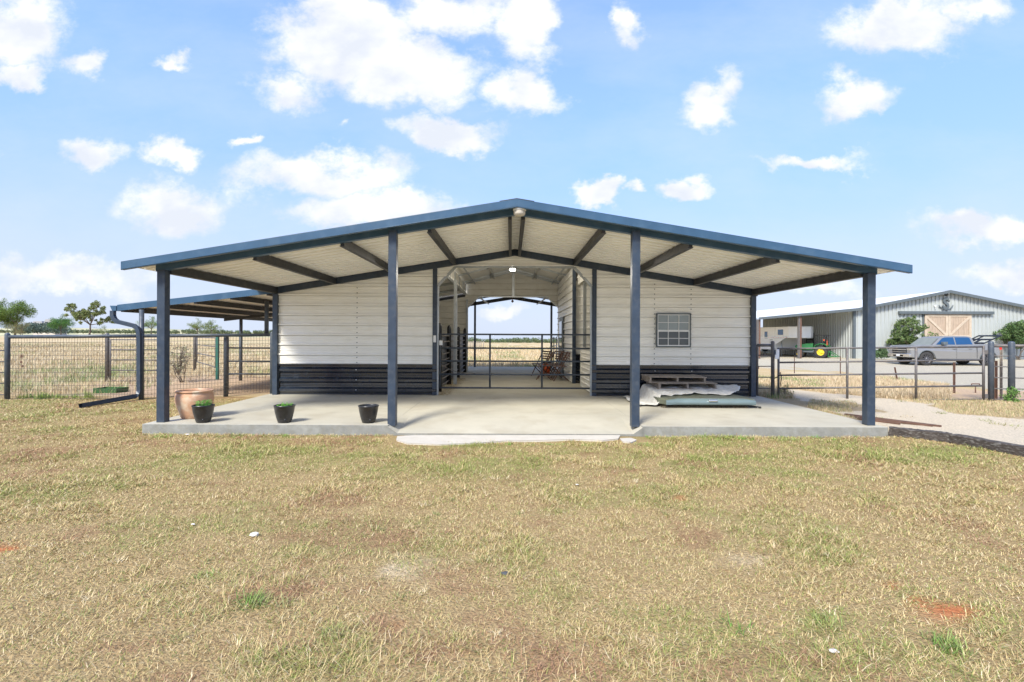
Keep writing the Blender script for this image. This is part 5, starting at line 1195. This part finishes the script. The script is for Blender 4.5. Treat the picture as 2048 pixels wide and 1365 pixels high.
# blue drum, fire bowl
p = G(1553, 713, -.15); t = thing('blue_drum', 'dark blue upright drum beyond the gate latch post', 'drum', tuple(p))
mb = MB(); hh = 990; k = p.y/F; mb.lathe([(0, 0), (5.2*k, 0), (5.2*k, 8*k), (5.5*k, 9*k), (5.2*k, 10*k), (5.2*k, 18*k), (5.5*k, 19*k), (5.2*k, 20*k), (5.2*k, 27*k), (4.8*k, 28*k), (0, 28*k)], p, 24); mb.build('body', 'blue', t)
mb = MB(); mb.lathe([(0, 28*k+.005), (1*k, 28*k+.005), (1*k, 28.6*k), (0, 28.6*k)], p+Vector((.05, 0, 0)), 12); mb.build('cap', 'white', t)
p = G(1530, 709.5, -.15); k = p.y/F; t = thing('fire_bowl', 'dark metal bowl on a stand on the far gravel by the barn corner', 'fire bowl', tuple(p))
mb = MB(); mb.lathe([(0, 6*k), (3*k, 6.5*k), (6*k, 9*k), (7.5*k, 13*k), (7.2*k, 13*k), (5*k, 9.5*k), (0, 8*k)], p, 24); mb.build('bowl', 'darktrim', t)
mb = MB(); mb.tube([p+Vector((-3*k, 0, 0)), p+Vector((0, 0, 6*k)), p+Vector((3*k, 0, 0))], .7*k, 6); mb.build('stand', 'rust', t)

# ------------------------------------------------------------ light
pl = P(1025, 541, 13.2); bl = bpy.data.lights.new('aisle_bulb', 'POINT'); bl.energy = 48; bl.shadow_soft_size = .06; bl.color = (1, .94, .84)
bo = bpy.data.objects.new('aisle_bulb', bl); col.objects.link(bo); bo.location = (pl.x, pl.y, pl.z-.12)
ELEV, AZ = 44, -28       # azimuth of the sun from the view axis behind the camera (deg, negative = left)
sd = Vector((math.sin(R(AZ))*math.cos(R(ELEV)), -math.cos(R(AZ))*math.cos(R(ELEV)), math.sin(R(ELEV))))
sl_ = bpy.data.lights.new('sun', 'SUN'); sl_.energy = 2.9; sl_.angle = R(14); sl_.color = (1, .95, .82)
so = bpy.data.objects.new('sun', sl_); col.objects.link(so); so.rotation_euler = sd.to_track_quat('Z', 'Y').to_euler(); so.location = (0, 0, 30)
w = bpy.data.worlds.new('World'); scene.world = w; w.use_nodes = True; nt = w.node_tree; N = nt.nodes; L = nt.links
for n_ in list(N): N.remove(n_)
out = N.new('ShaderNodeOutputWorld'); bg = N.new('ShaderNodeBackground'); L.new(bg.outputs[0], out.inputs[0])
sky = N.new('ShaderNodeTexSky'); sky.sky_type = 'NISHITA'; sky.sun_disc = False; sky.sun_elevation = R(ELEV); sky.sun_rotation = math.atan2(sd.x, sd.y); sky.air_density = 1.0; sky.dust_density = .8; sky.ozone_density = 1.5
def math_(op, a, b=None, clamp=False):
    n = N.new('ShaderNodeMath'); n.operation = op; n.use_clamp = clamp
    for i, v in enumerate((a, b)):
        if v is None: continue
        if isinstance(v, (int, float)): n.inputs[i].default_value = v
        else: L.new(v, n.inputs[i])
    return n.outputs[0]
tc = N.new('ShaderNodeTexCoord'); sep = N.new('ShaderNodeSeparateXYZ'); L.new(tc.outputs['Generated'], sep.inputs[0])
yy_ = math_('MAXIMUM', math_('ABSOLUTE', sep.outputs[1]), .12)
u = math_('DIVIDE', sep.outputs[0], yy_); v = math_('DIVIDE', sep.outputs[2], yy_)
cmb = N.new('ShaderNodeCombineXYZ'); L.new(u, cmb.inputs[0]); L.new(v, cmb.inputs[1])
uv = cmb.outputs[0]
def noise(scale, detail, rough, vec, off=0, sy=1.0):
    mp = N.new('ShaderNodeMapping'); mp.inputs['Location'].default_value = (off, off*.7, off*.3); mp.inputs['Scale'].default_value = (1, sy, 1); L.new(vec, mp.inputs[0])
    n = N.new('ShaderNodeTexNoise'); n.inputs['Scale'].default_value = scale; n.inputs['Detail'].default_value = detail; n.inputs['Roughness'].default_value = rough; L.new(mp.outputs[0], n.inputs['Vector']); return n
nz = noise(5.5, 9, .6, uv, 3, 1.3)
vs_ = N.new('ShaderNodeVectorMath'); vs_.operation = 'SUBTRACT'; L.new(nz.outputs['Color'], vs_.inputs[0]); vs_.inputs[1].default_value = (.5, .5, .5)
vsc = N.new('ShaderNodeVectorMath'); vsc.operation = 'SCALE'; L.new(vs_.outputs[0], vsc.inputs[0]); vsc.inputs['Scale'].default_value = .20
vad = N.new('ShaderNodeVectorMath'); vad.operation = 'ADD'; L.new(uv, vad.inputs[0]); L.new(vsc.outputs[0], vad.inputs[1]); wuv = vad.outputs[0]
CL = [(690, 75, 130, 85, 1), (815, 150, 140, 60, 1), (900, 30, 110, 50, .8), (585, 175, 75, 42, .8), (1055, 60, 60, 80, .9), (1050, 190, 85, 42, .8), (905, 265, 105, 30, .9), (640, 20, 60, 30, .6),
      (10, 60, 120, 75, .9), (40, 135, 48, 30, .8), (182, 128, 52, 36, .8), (190, 297, 72, 34, .8), (350, 307, 48, 30, .8), (505, 293, 28, 15, .7), (360, 412, 105, 48, .8), (650, 357, 165, 42, .85), (740, 422, 175, 42, 1),
      (1195, 386, 40, 24, 1), (1362, 376, 45, 24, .9), (1272, 386, 22, 12, .5), (1620, 335, 105, 20, .8), (1425, 205, 52, 50, .85), (1258, 48, 30, 42, .7), (1715, 190, 78, 46, .9), (1790, 45, 125, 60, 1), (1950, 5, 90, 40, .7),
      (1970, 462, 115, 32, .85), (2020, 548, 70, 22, .6), (90, 560, 260, 34, .65), (1005, 632, 55, 16, .7), (345, 125, 30, 14, .5), (710, 255, 22, 14, .4), (1560, 560, 120, 20, .45), (-200, 300, 150, 70, .8), (2250, 250, 150, 70, .8)]
mxv = None
for (px, py, a_, b_, s_) in CL:
    c = P(px, py, 1.0); cu, cv = c.x, c.z-H
    s1_ = N.new('ShaderNodeVectorMath'); s1_.operation = 'SUBTRACT'; L.new(wuv, s1_.inputs[0]); s1_.inputs[1].default_value = (cu, cv, 0)
    s2_ = N.new('ShaderNodeVectorMath'); s2_.operation = 'MULTIPLY'; L.new(s1_.outputs[0], s2_.inputs[0]); s2_.inputs[1].default_value = (F/a_/1.24, F/b_/1.24, 0)
    s3_ = N.new('ShaderNodeVectorMath'); s3_.operation = 'LENGTH'; L.new(s2_.outputs[0], s3_.inputs[0])
    m_ = math_('MULTIPLY', math_('SUBTRACT', 1.0, s3_.outputs['Value']), s_)
    mxv = m_ if mxv is None else math_('MAXIMUM', mxv, m_)
nf = noise(9, 12, .66, uv, 11, 1.3)
dens = math_('ADD', mxv, math_('MULTIPLY', math_('SUBTRACT', nf.outputs['Fac'], .5), 1.25))
mr = N.new('ShaderNodeMapRange'); mr.interpolation_type = 'SMOOTHSTEP'; mr.inputs['From Min'].default_value = -.04; mr.inputs['From Max'].default_value = .5; L.new(dens, mr.inputs['Value'])
# thin high veil, more towards the horizon
nv = noise(2.2, 6, .6, uv, 23, 2.2)
vr = N.new('ShaderNodeMapRange'); vr.inputs['From Min'].default_value = .42; vr.inputs['From Max'].default_value = .8; vr.inputs['To Max'].default_value = .35; L.new(nv.outputs['Fac'], vr.inputs['Value'])
hzr = N.new('ShaderNodeMapRange'); hzr.interpolation_type = 'SMOOTHSTEP'; hzr.inputs['From Min'].default_value = .0; hzr.inputs['From Max'].default_value = .75; hzr.inputs['To Min'].default_value = .97; hzr.inputs['To Max'].default_value = .2; L.new(sep.outputs[2], hzr.inputs['Value'])
SKYK = .13
skm = N.new('ShaderNodeVectorMath'); skm.operation = 'MULTIPLY'; L.new(sky.outputs[0], skm.inputs[0]); skm.inputs[1].default_value = (1.22, 1.30, 1.68)
mixh = N.new('ShaderNodeMix'); mixh.data_type = 'RGBA'; L.new(hzr.outputs[0], mixh.inputs['Factor']); L.new(skm.outputs[0], mixh.inputs['A']); gmr = N.new('ShaderNodeMapRange'); gmr.interpolation_type = 'SMOOTHSTEP'; gmr.inputs['From Max'].default_value = .36; L.new(sep.outputs[2], gmr.inputs['Value'])
gmx = N.new('ShaderNodeMix'); gmx.data_type = 'RGBA'; L.new(gmr.outputs[0], gmx.inputs['Factor']); gmx.inputs['A'].default_value = (.35/SKYK, .395/SKYK, .485/SKYK, 1); gmx.inputs['B'].default_value = (.185/SKYK, .295/SKYK, .49/SKYK, 1)
L.new(gmx.outputs['Result'], mixh.inputs['B'])
mixv = N.new('ShaderNodeMix'); mixv.data_type = 'RGBA'; L.new(vr.outputs[0], mixv.inputs['Factor']); L.new(mixh.outputs['Result'], mixv.inputs['A']); mixv.inputs['B'].default_value = (.42/SKYK, .46/SKYK, .53/SKYK, 1)
# cloud tone: bright with soft grey-lilac bellies
nb_ = noise(9, 5, .5, uv, 41, 1.6); cr = N.new('ShaderNodeMapRange'); cr.inputs['From Min'].default_value = .35; cr.inputs['From Max'].default_value = .65; L.new(nb_.outputs['Fac'], cr.inputs['Value'])
cc = N.new('ShaderNodeMix'); cc.data_type = 'RGBA'; L.new(cr.outputs[0], cc.inputs['Factor']); cc.inputs['A'].default_value = (.42/SKYK, .445/SKYK, .495/SKYK, 1); cc.inputs['B'].default_value = (.57/SKYK, .57/SKYK, .575/SKYK, 1)
mixc_ = N.new('ShaderNodeMix'); mixc_.data_type = 'RGBA'; L.new(mr.outputs[0], mixc_.inputs['Factor']); L.new(mixv.outputs['Result'], mixc_.inputs['A']); L.new(cc.outputs['Result'], mixc_.inputs['B'])
L.new(mixc_.outputs['Result'], bg.inputs['Color']); bg.inputs['Strength'].default_value = SKYK
w.cycles.sampling_method = 'MANUAL'; w.cycles.sample_map_resolution = 1024
scene.view_settings.exposure = 1.0
